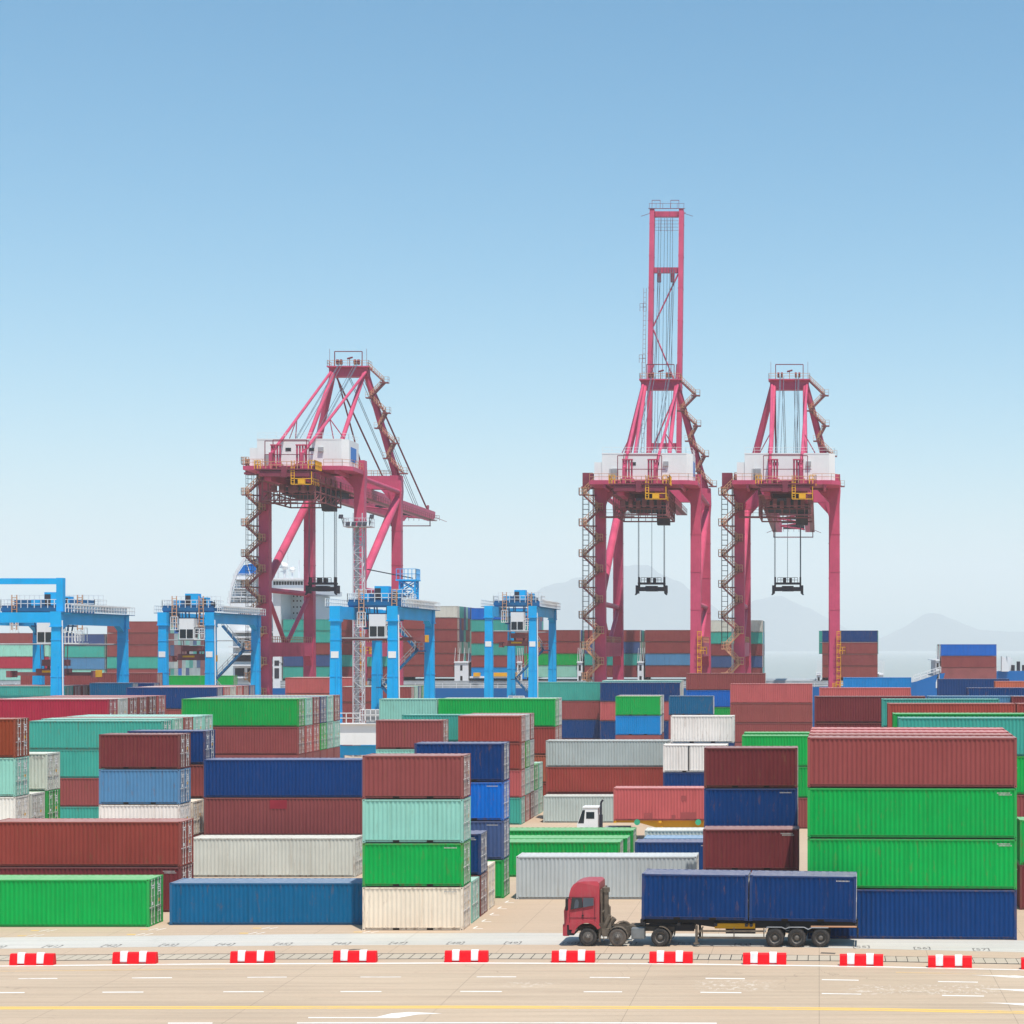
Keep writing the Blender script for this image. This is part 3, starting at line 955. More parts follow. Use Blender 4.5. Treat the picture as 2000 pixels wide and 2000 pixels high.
# ---- blocks further off
stack(248.0, 1202, 'l', L20, '_m _m c g', 'the small green-topped stack in the middle')
for k, (c1, c2) in enumerate((('d', 'm'), ('s', 'e'))):
    stack(248.0 + 2.84 * (k + 1), 1204 + k * 4, 'l', L20, f'_m _m {c1} {c2}', f"the {('second', 'third')[k]} row of the small green-topped stack")
stack(250.0, 1306, 'l', L20, '_m _m _m u', 'the stack right of the small green-topped one')
stack(285.0, 1051, 'l', L40, 'm n m t', 'the teal-topped stack behind the middle', h=HQ)
stack(281.0, 1172, 'l', L40, 'm n p n', 'the navy-topped stack under the middle crane', h=HQ)
stack(284.0, 1176, 'l', L40, '_m _n _m k', 'the row behind the navy-topped stack', h=HQ, gap=0.12)
stack(287.0, 1180, 'l', L40, '_m _n _m f', 'the third row behind the navy-topped stack', h=HQ, gap=0.12)
stack(283.0, 1495, 'r', L40, '_m _m g b m', 'the five-high stack between two red cranes')
stack(273.0, 1426, 'l', L40, '_m m m p', 'the maroon stack before the right crane', h=HQ)
stack(245.0, 1600, 'l', L40, '_m _m _m p', 'the stack before the right crane leg', h=HQ)
stack(330.0, 1647, 'l', L40, '_m _m _m c', 'the stack beside the right crane foot', h=HQ)
stack(315.0, 1832, 'l', L40, '_m _m _m n', 'the stack below the bow at right', h=HQ)
stack(293.0, 1944, 'l', L40, '_m _m _m a', 'the stack at right edge below the bow', h=HQ)
stack(245.0, 1890, 'l', L40, '_m _m _m n', 'the nearer blue stack at right', h=HQ)
XE1 = X(424, 247.0) - L40
stack(247.0, 0, 'l', L40, '_m _m m n', 'the navy-topped stack below the left gantry', h=HQ, x=XE1)
for k, cc in enumerate(('p', 'f', 'p', 'm', 's')):
    stack(247.0 + 2.84 * (k + 1), 0, 'l', L40, '_m _m _m ' + cc, f"the {('second', 'third', 'fourth', 'fifth', 'sixth')[k]} row behind that navy-topped left stack", h=HQ, x=XE1)
XE2 = X(129, 255.0) - L40
stack(255.0, 0, 'l', L40, '_m _m _m t', 'the far stack at left edge', h=HQ, x=XE2)
for k, cc in enumerate(('m', 'm', 'p')):
    stack(255.0 + 2.84 * (k + 1), 0, 'l', L40, '_m _m _m ' + cc, f"the {('second', 'third', 'fourth')[k]} row behind the far left teal", h=HQ, x=XE2)
stack(262.0, 258, 'r', L20, '_m _m _m u', 'the stack right of the far teal one', h=HQ, gap=0.14)
stack(278.0, 300, 'r', L20, '_m _m _m n', 'the stack left of the second gantry', h=HQ)
for k, px in enumerate((40, 192)):
    stack(287.0, px, 'l', L40 if k == 0 else 9.12, '_m _m _m _m m', ('the five-high row under the leftmost gantry', 'the five-high row beside the second gantry')[k])
stack(338.0, 326, 'l', L20, '_g _g _g g', 'the quayside pair, left one', h=HQ, gap=0.1)
stack(338.0, 391, 'l', L20, '_g _g _g g', 'the quayside pair, right one', h=HQ, gap=0.1)
stack(325.0, 557, 'l', L40, '_m n a p', 'the stack behind the tall lattice mast', h=HQ, gap=0.05)
for k, cc in enumerate((('m', 'f'), ('d', 'm'))):
    stack(325.0 + 2.84 * (k + 1), 557 + 9 * (k + 1), 'l', L40, f'_m _n {cc[0]} {cc[1]}', f"the {('second', 'third')[k]} row behind the tall mast", h=HQ, gap=0.05)
XF1 = X(803, 308.0) - L40
stack(308.0, 0, 'l', L40, '_m m m m', 'the stack under the tall gantry', x=XF1)
for k, cc in enumerate((('k', 'k'), ('s', 's'), ('g', 'g'), ('r', 'm'))):
    stack(308.0 + 2.84 * (k + 1), 0, 'l', L40, f'_m _m {cc[0]} {cc[1]}', f"the {('second', 'third', 'fourth', 'fifth')[k]} row under the tall gantry", x=XF1)

# ------------------------------------------------------------------ wheels
def wheel_parts(mat_tyre, r=0.52, wd=0.32, dual=False):
    ty = MB()
    ty.lathe([(r * 0.58, 0.02), (r * 0.80, 0.0), (r * 0.94, 0.02), (r, 0.07), (r, wd - 0.07), (r * 0.94, wd - 0.02), (r * 0.8, wd), (r * 0.58, wd - 0.02)], 0, 0, 0, 28)
    for i in range(28):
        a = 2 * math.pi * i / 28
        p = Vector((r * 0.985 * math.cos(a), 0.03, r * 0.985 * math.sin(a))); q = p + Vector((0, wd - 0.06, 0))
        ty.beam(p, q, 0.03, 0.03)
    ri = MB()
    if dual:
        ri.lathe([(r * 0.60, 0.03), (r * 0.52, 0.05), (r * 0.50, 0.16), (r * 0.30, 0.19), (r * 0.26, 0.05), (r * 0.20, 0.02), (0.0, 0.02)], 0, 0, 0, 24)
    else:
        ri.lathe([(r * 0.60, 0.03), (r * 0.54, 0.0), (r * 0.46, 0.03), (r * 0.36, -0.02), (r * 0.24, -0.03), (r * 0.22, -0.09), (0.0, -0.10)], 0, 0, 0, 24)
    for i in range(10):
        a = 2 * math.pi * i / 10
        yy = 0.18 if dual else -0.02
        ri.tube((r * 0.33 * math.cos(a), yy + 0.02, r * 0.33 * math.sin(a)), (r * 0.33 * math.cos(a), yy - 0.045, r * 0.33 * math.sin(a)), 0.022, 6)
    return ty.mesh('tyre', mat_tyre, smooth=True), ri.mesh('rim', M['rim'], smooth=True)


W_STEER = wheel_parts(M['rubber']); W_DUSTY = wheel_parts(M['rubber_dusty']); W_DUAL = wheel_parts(M['rubber'], dual=True)


def wheel(parent, kind, x, y, z=0.52, flip=False, tw=False):
    e = bpy.data.objects.new('wheel', None); e.empty_display_size = 0.2
    COL.objects.link(e); e.parent = parent; e.location = (x, y, z)
    if flip: e.rotation_euler = (0, 0, math.pi)
    t_ = obj('tyre', kind[0], e); obj('rim', kind[1], e)
    if tw:
        t2 = obj('tyre', kind[0], e); t2.location = (0, 0.36, 0)
    return e


# ------------------------------------------------------------------ red truck with trailer and two blue containers
TD = 104.9
TRZ = R(-1.6)
tr = thing('truck', (X(1100, TD), TD, 0.004), 'red cab tractor truck driving along the pale runway', 'truck', None, TRZ)
# local: x to the rear, y 0 = near side of the cab body, 2.45 far side
prof = [(0.02, 1.24), (0.06, 1.26), (0.04, 2.02), (0.17, 2.44), (0.31, 2.80), (0.35, 3.02), (0.42, 3.28), (0.55, 3.49), (0.80, 3.62), (1.15, 3.68), (1.90, 3.68), (2.03, 3.58), (2.05, 3.40), (2.05, 1.26)]
arch = [(1.35 + 0.72 * math.cos(a), 0.62 + 0.72 * math.sin(a)) for a in [R(d) for d in range(60, 166, 15)]]
poly = prof + [(1.90, 1.10)] + arch + [(0.60, 0.92), (0.34, 0.95), (0.32, 1.22)]
cab = MB()
# cab shell: lower body full width, roof fairing pulled in
def inset(pt):
    x, z = pt
    if z > 2.81: return 0.03 + 0.16 * min(1, (z - 2.8) / 0.88) ** 2.2
    return 0.0
k = len(cab.v); npl = len(poly)
for side in (0, 1):
    for pt in poly:
        i_ = inset(pt)
        cab.v.append((pt[0], i_ if side == 0 else 2.45 - i_, pt[1]))
for i in range(npl):
    j = (i + 1) % npl
    cab.f.append((k + i, k + j, k + npl + j, k + npl + i)); cab.m.append(0); cab.c.append(None)
cab.f.append(tuple(k + i for i in reversed(range(npl)))); cab.m.append(0); cab.c.append(None)
cab.f.append(tuple(k + npl + i for i in range(npl))); cab.m.append(0); cab.c.append(None)
for y0 in (-0.05, 2.42):                                        # fender flare over the front wheel
    pts = [(1.35 + rr * math.cos(R(d)), 0.62 + rr * math.sin(R(d))) for rr, ds in ((0.90, range(30, 171, 14)), (0.72, range(170, 29, -14))) for d in ds]
    n2 = len(pts) // 2
    for i in range(n2 - 1):
        a, b, c, d = pts[i], pts[i + 1], pts[len(pts) - 2 - i], pts[len(pts) - 1 - i]
        kk = len(cab.v)
        for yy in (y0, y0 + 0.08):
            cab.v += [(a[0], yy, a[1]), (b[0], yy, b[1]), (c[0], yy, c[1]), (d[0], yy, d[1])]
        for q in ((0, 1, 2, 3), (4, 7, 6, 5), (0, 4, 5, 1), (1, 5, 6, 2), (2, 6, 7, 3), (3, 7, 4, 0)):
            cab.f.append(tuple(kk + z for z in q)); cab.m.append(0); cab.c.append(None)
cabo = cab.build('cab', M['cab_red'], tr)
mb = MB(); mb.prism([(0.40, 2.08), (1.10, 2.21), (1.10, 2.76), (0.50, 2.77)], -0.012, 0.02, 'y')
mb.build('side_window', M['glass'], cabo)
mb = MB(); mb.prism([(1.13, 2.215), (1.74, 2.33), (1.74, 2.75), (1.13, 2.76)], -0.012, 0.02, 'y')
mb.build('rear_side_window', M['curtain'], cabo)
mb = MB(); mb.prism([(0.62, 2.16), (0.86, 2.20), (0.90, 2.50), (0.84, 2.66), (0.72, 2.66), (0.66, 2.50)], -0.016, -0.0125, 'y')
mb.build('seat', M['curtain'], cabo)
mb = MB(); mb.prism([(0.30, 2.05), (1.74, 2.33), (1.74, 2.78), (0.42, 2.80)], 2.43, 2.462, 'y'); mb.build('side_window', M['glass'], cabo)
mb = MB(); mb.face([(0.055, 0.15, 2.06), (0.055, 2.30, 2.06), (0.315, 2.24, 2.80), (0.315, 0.21, 2.80)]); mb.build('windscreen', M['glass'], cabo)
mb = MB()
mb.box(0.34, 1.78, -0.010, 0.01, 2.78, 2.80)
mb.box(1.12, 1.135, -0.008, 0.01, 1.30, 2.20); mb.box(0.36, 0.372, -0.008, 0.01, 1.35, 2.06); mb.box(0.36, 1.9, -0.006, 0.01, 1.62, 1.635); mb.box(1.80, 1.812, -0.008, 0.01, 1.35, 2.74); mb.box(1.06, 1.17, -0.022, 0.01, 1.72, 1.80)
for z_ in (1.02, 1.14): mb.box(0.10, 0.33, 0.03, 0.05, z_, z_ + 0.03)
mb.build('door_trim', M['dark'], cabo)
mb = MB(); mb.box(-0.02, 0.22, -0.02, 2.47, 0.60, 1.235); mb.box(0.02, 0.32, 0.0, 2.45, 0.585, 0.62, 0); mb.build('bumper', M['cab_red'], tr)
mb = MB(); mb.box(0.22, 0.60, 0.03, 2.42, 0.62, 1.2); mb.build('step_well', M['dark'], tr)
for yy in (0.12, 1.93):
    mb = MB(); mb.box(-0.035, 0.0, yy, yy + 0.4, 0.85, 1.08); mb.build('headlight', M['lamp'], tr)
mb = MB(); mb.box(0.18, 0.30, -0.34, -0.12, 2.08, 2.72); mb.tube((0.32, 0.02, 2.78), (0.24, -0.24, 2.78), 0.025, 6); mb.tube((0.24, -0.24, 2.78), (0.24, -0.24, 2.6), 0.025, 6)
mb.build('mirror', M['dark'], tr)
# air intake, exhaust and lines behind the cab
mb = MB()
mb.tube((2.38, 0.45, 1.2), (2.38, 0.45, 3.05), 0.16, 10); mb.tube((2.38, 0.45, 3.05), (2.38, 0.45, 3.30), 0.22, 10)
mb.tube((2.16, 0.22, 0.7), (2.16, 0.22, 2.5), 0.05, 6); mb.tube((2.30, 0.25, 1.0), (2.62, 0.3, 1.75), 0.12, 8)
mb.box(2.08, 2.20, 0.25, 2.2, 1.0, 3.2); mb.tube((2.5, 0.6, 1.3), (2.5, 0.6, 2.2), 0.13, 8); mb.tube((2.62, 0.5, 1.25), (2.86, 0.5, 1.55), 0.16, 8)
mb.box(2.1, 2.7, 0.3, 0.75, 0.95, 1.3); mb.tube((2.2, 0.3, 1.9), (2.55, 0.5, 2.3), 0.05, 6)
mb.build('exhaust_stack', M['chassis'], tr)
mb = MB()
for yy in (0.72, 1.55): mb.box(0.7, 7.4, yy, yy + 0.12, 0.78, 1.05)
mb.box(2.2, 2.6, 0.1, 2.3, 0.55, 1.0); mb.box(3.7, 4.25, 0.7, 1.7, 0.82, 1.1)
for x_ in (1.4, 3.1, 5.53): mb.tube((x_, 0.3, 0.52), (x_, 2.15, 0.52), 0.10, 8)
mb.box(2.02, 2.12, 0.05, 0.2, 0.25, 1.3); mb.tube((2.3, 0.12, 0.3), (2.3, 0.12, 1.2), 0.025, 6); mb.tube((2.02, 0.12, 0.42), (2.75, 0.12, 0.42), 0.025, 6)
mb.build('chassis', M['chassis'], tr)
def fender(parent, xc, r, y0, y1, a0, a1, mt, th=0.03):
    mb = MB()
    ds = [a0 + (a1 - a0) * i / 8 for i in range(9)]
    for d0, d1 in zip(ds[:-1], ds[1:]):
        q = []
        for rr in (r, r + th):
            for d in (d0, d1): q.append((xc + rr * math.cos(R(d)), 0.52 + rr * math.sin(R(d))))
        mb.prism([q[0], q[1], q[3], q[2]], y0, y1, 'y')
    return mb.build('mudguard', mt, parent)
for y0, y1 in ((0.0, 0.36), (2.08, 2.44)): fender(tr, 3.1, 0.58, y0, y1, -10, 190, M['chassis'])
for y0, y1 in ((0.0, 0.66), (1.78, 2.44)): fender(tr, 5.53, 0.60, y0, y1, -35, 95, M['chassis'])
mb = MB(); mb.box(3.88, 4.62, 0.05, 0.72, 0.42, 1.02); mb.box(3.95, 4.55, 0.02, 0.05, 0.47, 0.97); mb.build('fuel_tank', M['silver'], tr)
mb = MB(); mb.prism([(4.7, 1.05), (6.4, 1.05), (6.2, 1.22), (4.9, 1.22)], 0.65, 1.8, 'y'); mb.box(6.3, 7.4, 0.5, 1.95, 0.85, 1.2); mb.build('fifth_wheel', M['dark'], tr)
for x_, kd in ((1.40, W_STEER), (3.10, W_DUSTY)):
    wheel(tr, kd, x_, 0.02); wheel(tr, kd, x_, 2.43, flip=True)
wheel(tr, W_DUAL, 5.53, 0.0, tw=True); wheel(tr, W_DUAL, 5.53, 2.45, flip=True, tw=True)

tl = thing('container_trailer', (X(1100, TD), TD, 0.004), 'three-axle trailer chassis behind the red truck cab', 'trailer', None, TRZ)
mb = MB()
for yy in (0.62, 1.70):
    mb.prism([(4.45, 1.22), (4.45, 1.52), (16.75, 1.38), (16.75, 1.02), (9.0, 0.98), (7.6, 1.16), (7.2, 1.28)], yy, yy + 0.13, 'y')
for x_ in (4.5, 6.5, 8.6, 10.35, 10.62, 12.7, 14.7, 16.6): mb.box(x_, x_ + 0.16, 0.03, 2.41, 1.22 - (x_ - 4.5) * 0.011, 1.37 - (x_ - 4.5) * 0.011)
mb.box(4.40, 4.55, 0.0, 2.44, 1.24, 1.54)
mb.build('trailer_frame', M['dark'], tl)
mb = MB(); mb.box(8.6, 10.9, 0.45, 1.0, 0.98, 1.28); mb.box(8.7, 9.9, 0.40, 0.45, 1.0, 1.27); mb.build('tool_box', M['yellow'].copy(), tl)
bpy.data.materials['safety_yellow_paint.001'].node_tree.nodes['Principled BSDF'].inputs['Roughness'].default_value = 0.7
mb = MB(); mb.box(7.52, 7.66, 0.10, 0.24, 0.22, 1.2); mb.box(7.44, 7.74, 0.05, 0.32, 0.13, 0.22); mb.tube((7.6, 0.2, 0.6), (7.95, 0.4, 1.1), 0.04, 6)
mb.box(7.52, 7.66, 2.2, 2.34, 0.22, 1.2); mb.box(7.44, 7.74, 2.12, 2.39, 0.13, 0.22); mb.build('landing_leg', M['chassis'], tl)
mb = MB()
for z_ in (0.47, 0.85): mb.box(7.75, 11.55, 0.03, 0.07, z_, z_ + 0.10)
for x_ in (7.9, 9.7, 11.4): mb.box(x_, x_ + 0.06, 0.071, 0.12, 0.45, 1.1)
mb.build('side_guard', M['chassis'], tl)
mb = MB(); mb.tube((9.2, 0.9, 0.8), (10.9, 0.9, 0.8), 0.17, 10); mb.build('air_tank', M['dgrey'], tl)
for x_ in (12.05, 13.3, 14.66):
    wheel(tl, W_DUAL, x_, 0.0, tw=True); wheel(tl, W_DUAL, x_, 2.45, flip=True, tw=True)
mb = MB()
for x_ in (12.05, 13.3, 14.66): mb.tube((x_, 0.3, 0.52), (x_, 2.15, 0.52), 0.09, 8)
for yy in (0.78, 1.62): mb.box(11.6, 15.2, yy, yy + 0.08, 0.72, 0.80)
mb.build('axle', M['dark'], tl)
mb = MB()
for a, b_ in (((11.45, 0.85), (11.62, 1.14)), ((11.62, 1.14), (12.45, 1.14)), ((12.45, 1.14), (12.66, 1.04)), ((12.66, 1.04), (12.86, 1.14)), ((12.86, 1.14), (13.72, 1.14)), ((13.72, 1.14), (13.95, 1.02)), ((13.95, 1.02), (14.15, 1.12)), ((14.15, 1.12), (15.1, 1.12))):
    mb.beam((a[0], 0.02, a[1]), (b_[0], 0.02, b_[1]), 0.03, 0.05)
mb.build('mudguard_rail', M['grey'], tl)
mb = MB(); mb.box(14.1, 16.7, 0.02, 0.06, 1.14, 1.22); mb.build('marker_strip', M['stair'], tl)
mb = MB(); mb.box(16.72, 16.80, 0.05, 2.39, 0.55, 0.75); mb.box(16.70, 16.76, 0.3, 0.4, 0.7, 1.1); mb.box(16.70, 16.76, 2.0, 2.1, 0.7, 1.1); mb.build('rear_bumper', M['dark'], tl)
cw, sw = math.cos(TRZ), math.sin(TRZ)
TILT = R(0.62)
for q, (xs, lab) in enumerate(((4.46, 'navy blue 20-foot container on the trailer, next to the red cab'), (10.60, 'navy blue 20-foot container on the rear half of the trailer'))):
    zz = 1.56 - (xs - 4.46 + L20 / 2) * math.tan(TILT)
    o = one_container(tr.location.x + cw * xs, tr.location.y + sw * xs, zz, L20, HS, 'n', lab, 'containers on the trailer', TRZ, True, TILT)
    for ch in o.children:
        ch.color = (0.001, 0.036, 0.150, 1)
    o.color = (0.001, 0.036, 0.150, 1)

# ------------------------------------------------------------------ white yard tractor with yellow chassis and a red container
Y2 = 163.0
yt = thing('yard_tractor', (X(1126, Y2), Y2, 0), 'white yard tractor hauling a salmon red container on the lane', 'tractor')
mb = MB(); mb.prism([(0.05, 0.75), (0.0, 1.35), (0.55, 2.80), (1.85, 2.80), (1.85, 0.75)], 0.25, 1.75, 'y'); mb.box(0.50, 1.95, 0.2, 1.8, 2.80, 2.90)
mb.build('cab', M['white'], yt)
mb = MB(); mb.prism([(0.10, 1.45), (0.50, 2.62), (0.72, 2.62), (0.62, 1.45)], 0.235, 0.26, 'y'); mb.box(0.82, 1.55, 0.235, 0.26, 1.85, 2.45); mb.build('side_window', M['glass'], yt)
mb = MB(); mb.tube((2.1, 0.5, 0.8), (2.1, 0.5, 2.2), 0.16, 8); mb.tube((2.1, 0.5, 2.2), (2.1, 0.5, 3.25), 0.09, 8); mb.tube((2.1, 0.5, 3.25), (2.28, 0.5, 3.5), 0.09, 8); mb.build('exhaust_stack', M['dgrey'], yt)
mb = MB(); mb.box(0.0, 5.0, 0.45, 2.0, 0.60, 0.95); mb.box(2.4, 4.6, 0.2, 2.3, 0.95, 1.05); mb.build('chassis', M['grey'], yt)
for x_ in (1.0, 4.0):
    wheel(yt, W_STEER, x_, 0.1); wheel(yt, W_STEER, x_, 2.35, flip=True)
yc = thing('yard_chassis', (X(1198, Y2), Y2, 0), 'yellow yard chassis under the salmon red container', 'trailer')
mb = MB(); mb.prism([(0.0, 1.68), (12.3, 1.68), (12.3, 0.92), (4.2, 0.92), (2.2, 1.48), (0.0, 1.48)], 0.5, 0.7, 'y'); mb.prism([(0.0, 1.68), (12.3, 1.68), (12.3, 0.92), (4.2, 0.92), (2.2, 1.48), (0.0, 1.48)], 1.75, 1.95, 'y')
for x_ in (0.0, 4.0, 8.0, 12.0): mb.box(x_, x_ + 0.25, 0.05, 2.4, 1.5, 1.69)
mb.box(4.1, 4.3, 0.2, 0.4, 0.2, 1.2); mb.box(4.3, 11.8, 0.2, 0.28, 0.80, 0.95)
mb.build('chassis_frame', M['yellow'], yc)
for x_ in (9.6, 10.9):
    wheel(yc, W_DUAL, x_, 0.0, tw=True); wheel(yc, W_DUAL, x_, 2.45, flip=True, tw=True)
mb = MB()
for x_ in (2.1, 7.5): mb.tube((x_, -0.05, 1.56), (x_, 0.1, 1.56), 0.26, 14)
mb.build('reflector_disc', M['green_tank'], yc)
o_ = one_container(X(1198, Y2), Y2, 1.70, L40, HQ, 'p', 'salmon red 40-foot container riding on the yellow yard chassis', 'containers on the trailer')

pm_ = plain('faded_paint_patch', (0.34, 0.075, 0.075), 0.5)
for x0, x1, z0, z1 in ((2.7, 3.45, 0.2, 0.68), (5.15, 5.5, 0.2, 0.5), (5.95, 7.35, 0.2, 0.74), (6.0, 6.45, 1.75, 2.2)):
    mb = MB(); mb.box(x0 - L40 / 2, x1 - L40 / 2, 0.018, 0.022, z0, z1); mb.build('paint_patch', pm_, o_)
# ------------------------------------------------------------------ red and white water-filled barriers
def barrier_meshes():
    wd, hh, dp = 2.32, 0.60, 0.46
    segs = [(0.0, 0.40, 0), (0.40, 0.79, 1), (0.79, 1.42, 0), (1.42, 1.81, 1), (1.81, 2.32, 0)]
    body, band_ = MB(), MB()
    for a, b_, k_ in segs:
        if k_ == 0: sec = [(0.0, 0.0), (dp, 0.0), (dp, 0.16), (dp - 0.08, hh - 0.07), (dp - 0.13, hh), (0.13, hh), (0.08, hh - 0.07), (0.0, 0.16)]
        else: sec = [(0.06, 0.09), (dp - 0.06, 0.09), (dp - 0.05, 0.16), (dp - 0.09, hh - 0.02), (dp - 0.14, hh + 0.05), (0.14, hh + 0.05), (0.09, hh - 0.02), (0.05, 0.16)]
        (body if k_ == 0 else band_).prism(sec, a, b_, 'x')
    body.box(0.36, 1.85, 0.12, dp - 0.12, 0.0, 0.1)
    return body.mesh('traffic_barrier', M['barrier_red']), [p.mesh('white_band', M['barrier_white']) for p in band_.pieces()]


BB, BW = barrier_meshes()
BAR = [(18, 1886, 'leftmost barrier'), (219, 1883, 'barrier below the lone green container'), (449, 1881.5, 'barrier below the steel blue container'), (650, 1880.3, 'barrier below the left corner of the cream container'),
       (868, 1880, 'barrier below the right corner of the cream container'), (1077, 1880.3, 'barrier before the red truck cab'), (1268, 1882, 'barrier before the gap between truck and trailer wheels'),
       (1451, 1884.5, 'barrier before the trailer wheels'), (1640, 1887, 'barrier just right of the trailer tail'), (1813, 1890.3, 'last whole barrier at the right'), (1995, 1894, 'barrier cut off by the right frame edge')]
for px, py, lab in BAR:
    g_ = G(px, py)
    o = obj('traffic_barrier', BB)
    o.location = (g_[0], g_[1], 0.004)
    o.rotation_euler = (0, 0, R(random.uniform(-1.2, 1.2)) + R((1000 - px) / 1000 * 1.5))
    tag(o, 'red and white plastic ' + lab, 'barrier', 'red and white barriers along the road')
    for b_ in BW: obj('white_band', b_, o)

# ------------------------------------------------------------------ ship-to-shore cranes
def sts_crane(xc, y0, dz, boom_up, label, ytroll=7.0):
    root = thing('quay_crane', (xc, y0, 0), label, 'crane', 'red quay cranes')
    gx = 8.85
    def zf(z): return z + (dz if z > 19 else 0)
    def P(x, y, z): return (x, y, zf(z))
    for sx in (-1, 1):
        for y_, nm in ((0, 'land'), (30, 'sea')):
            mb = MB()
            mb.frust((sx * gx, y_, 2.0), 2.3, 2.0, (sx * gx, y_, 18.0), 1.95, 1.9)
            mb.frust((sx * gx, y_, 18.0), 1.95, 1.9, P(sx * gx, y_, 43.5), 1.85, 1.9)
            mb.frust(P(sx * gx, y_, 43.5), 1.85, 1.9, P(sx * gx - sx * 0.25, y_, 46.0), 2.7, 1.95)
            mb.frust(P(sx * gx - sx * 0.25, y_, 46.0), 2.7, 1.95, P(sx * gx - sx * 0.1, y_, 49.2), 2.2, 1.95)
            
            for zq in (24.0, 31.0, 38.0): mb.box(sx * gx - 0.99, sx * gx + 0.99, y_ - 1.0, y_ + 1.0, zf(zq), zf(zq) + 0.14)
            mb.build('leg', M['crane'], root)
            mb = MB()
            mb.box(sx * gx - 3.4, sx * gx + 3.4, y_ - 0.5, y_ + 0.5, 1.1, 2.0)
            for q in (-2.6, -0.9, 0.9, 2.6): mb.tube((sx * gx + q, y_ - 0.3, 0.45), (sx * gx + q, y_ + 0.3, 0.45), 0.45, 12)
            mb.build('bogie', M['crane_dark'], root)
        mb = MB(); mb.box(sx * gx - 0.75, sx * gx + 0.75, 0.96, 29.04, 15.3, 18.0)
        for q in ((0.96, 1), (29.04, -1)):
            mb.prism([(q[0], 15.3), (q[0] + q[1] * 1.6, 15.3), (q[0], 13.4)], sx * gx - 0.7, sx * gx + 0.7, 'x')
        mb.build('portal_beam', M['crane'], root)
        mb = MB(); mb.tube(P(sx * gx, 0.9, 25.2), P(sx * gx, 29.1, 25.2), 0.5, 12); mb.build('brace', M['crane'], root)
        mb = MB(); mb.tube(P(sx * gx, 0.9, 24.6), (sx * gx, 12.6, 18.0), 0.42, 12); mb.build('brace', M['crane'], root)
        mb = MB(); mb.tube(P(sx * gx, 29.1, 24.6), (sx * gx, 14.2, 18.0), 0.42, 12); mb.build('brace', M['crane'], root)
        mb = MB(); mb.tube(P(sx * gx, 29.2, 44.2), P(sx * gx, 0.9, 26.6), 0.78, 14); mb.build('brace', M['crane'], root)
        mb = MB(); mb.tube(P(sx * (gx + 0.4), 0.9, 45.9), P(sx * (gx + 0.4), 29.1, 45.9), 0.48, 12); mb.build('brace', M['crane'], root)
    for y_ in (0, 30):
        mb = MB(); a0 = -gx + 1.0
        mb.box(-gx + 1.02, gx - 1.02, y_ - 0.85, y_ + 0.85, zf(46.4), zf(49.1))
        for sx in (-1, 1): mb.prism([(sx * (gx - 1.0), zf(46.4)), (sx * (gx - 3.2), zf(46.4)), (sx * (gx - 1.0), zf(44.0))], y_ - 0.8, y_ + 0.8, 'y')
        mb.build('cross_beam', M['crane'], root)
    # girder, rear part
    for sx in (-1, 1):
        mb = MB(); mb.box(sx * 3.3 - 0.55, sx * 3.3 + 0.55, -17.0, 33.0, zf(44.0), zf(46.38)); mb.build('girder', M['crane'], root)
        mb = MB(); mb.box(min(sx * 3.87, sx * 4.9), max(sx * 3.87, sx * 4.9), -17.0, 33.0, zf(44.0), zf(44.1))
        mb.rail([P(sx * 4.85, -17, 44.1), P(sx * 4.85, 33, 44.1)], 1.1, 2.0, 0.06); mb.build('walkway', M['stair_dark'], root)
    mb = MB()
    for y_ in (-16.6, -8, 2, 12, 22, 32): mb.box(-2.74, 2.74, y_ - 0.3, y_ + 0.3, zf(45.0), zf(46.2))
    mb.build('girder_tie', M['crane_dark'], root)
    # boom
    if boom_up:
        a = R(8.3); dirv = Vector((0, math.sin(a), math.cos(a))); nrm = Vector((0, -math.cos(a), math.sin(a)))
        base = Vector((0, 33.2, zf(46.0)))
        def B(x, t, u=0.0): return tuple(base + dirv * t + nrm * u + Vector((x, 0, 0)))
    else:
        base = Vector((0, 33.02, zf(44.0)))
        def B(x, t, u=0.0): return (x, 33.02 + t, zf(44.0) + u)
    LB = 63.0 if boom_up else 58.0
    for sx in (-1, 1):
        mb = MB()
        if boom_up:
            mb.beam(B(sx * 3.05, 0), B(sx * 3.05, LB), 0.98, 2.2)
            for q in range(4, int(LB), 7): mb.beam(B(sx * 3.05 - 0.54, q, 0), B(sx * 3.05 + 0.54, q, 0), 2.24, 0.18)
        else:
            mb.prism([(33.02, zf(44.0)), (33.02 + LB - 3, zf(44.0)), (33.02 + LB, zf(45.2)), (33.02 + LB, zf(46.38)), (33.02, zf(46.38))], sx * 3.3 - 0.55, sx * 3.3 + 0.55, 'x')
        mb.build('boom_girder', M['crane'], root)
        mb = MB()
        if boom_up:
            if sx > 0: continue
            for x_ in (-4.05, -4.6): mb.beam(B(x_, 2, 0.5), B(x_, 46, 0.5), 0.07, 0.07)
            for q in range(3, 46): mb.beam(B(-4.05, q, 0.5), B(-4.6, q, 0.5), 0.05, 0.05)
            for q in (8, 20, 30, 41): mb.rail([B(-4.0, q, 0.6), B(-5.3, q, 0.6)], 1.6, 0.5, 0.07)
        else:
            mb.box(min(sx * 3.87, sx * 4.9), max(sx * 3.87, sx * 4.9), 33.05, 33 + LB - 3, zf(44.0), zf(44.1))
            mb.rail([B(sx * 4.85, 0, 0.1), B(sx * 4.85, LB - 3, 0.1)], 1.1, 2.0, 0.06)
        mb.build('walkway', M['stair_dark'], root)
    mb = MB()
    ts = [0.6, 17.5, 34, 48.5, LB - 0.6] if boom_up else [2, 14, 26, 38, 50, LB - 0.5]
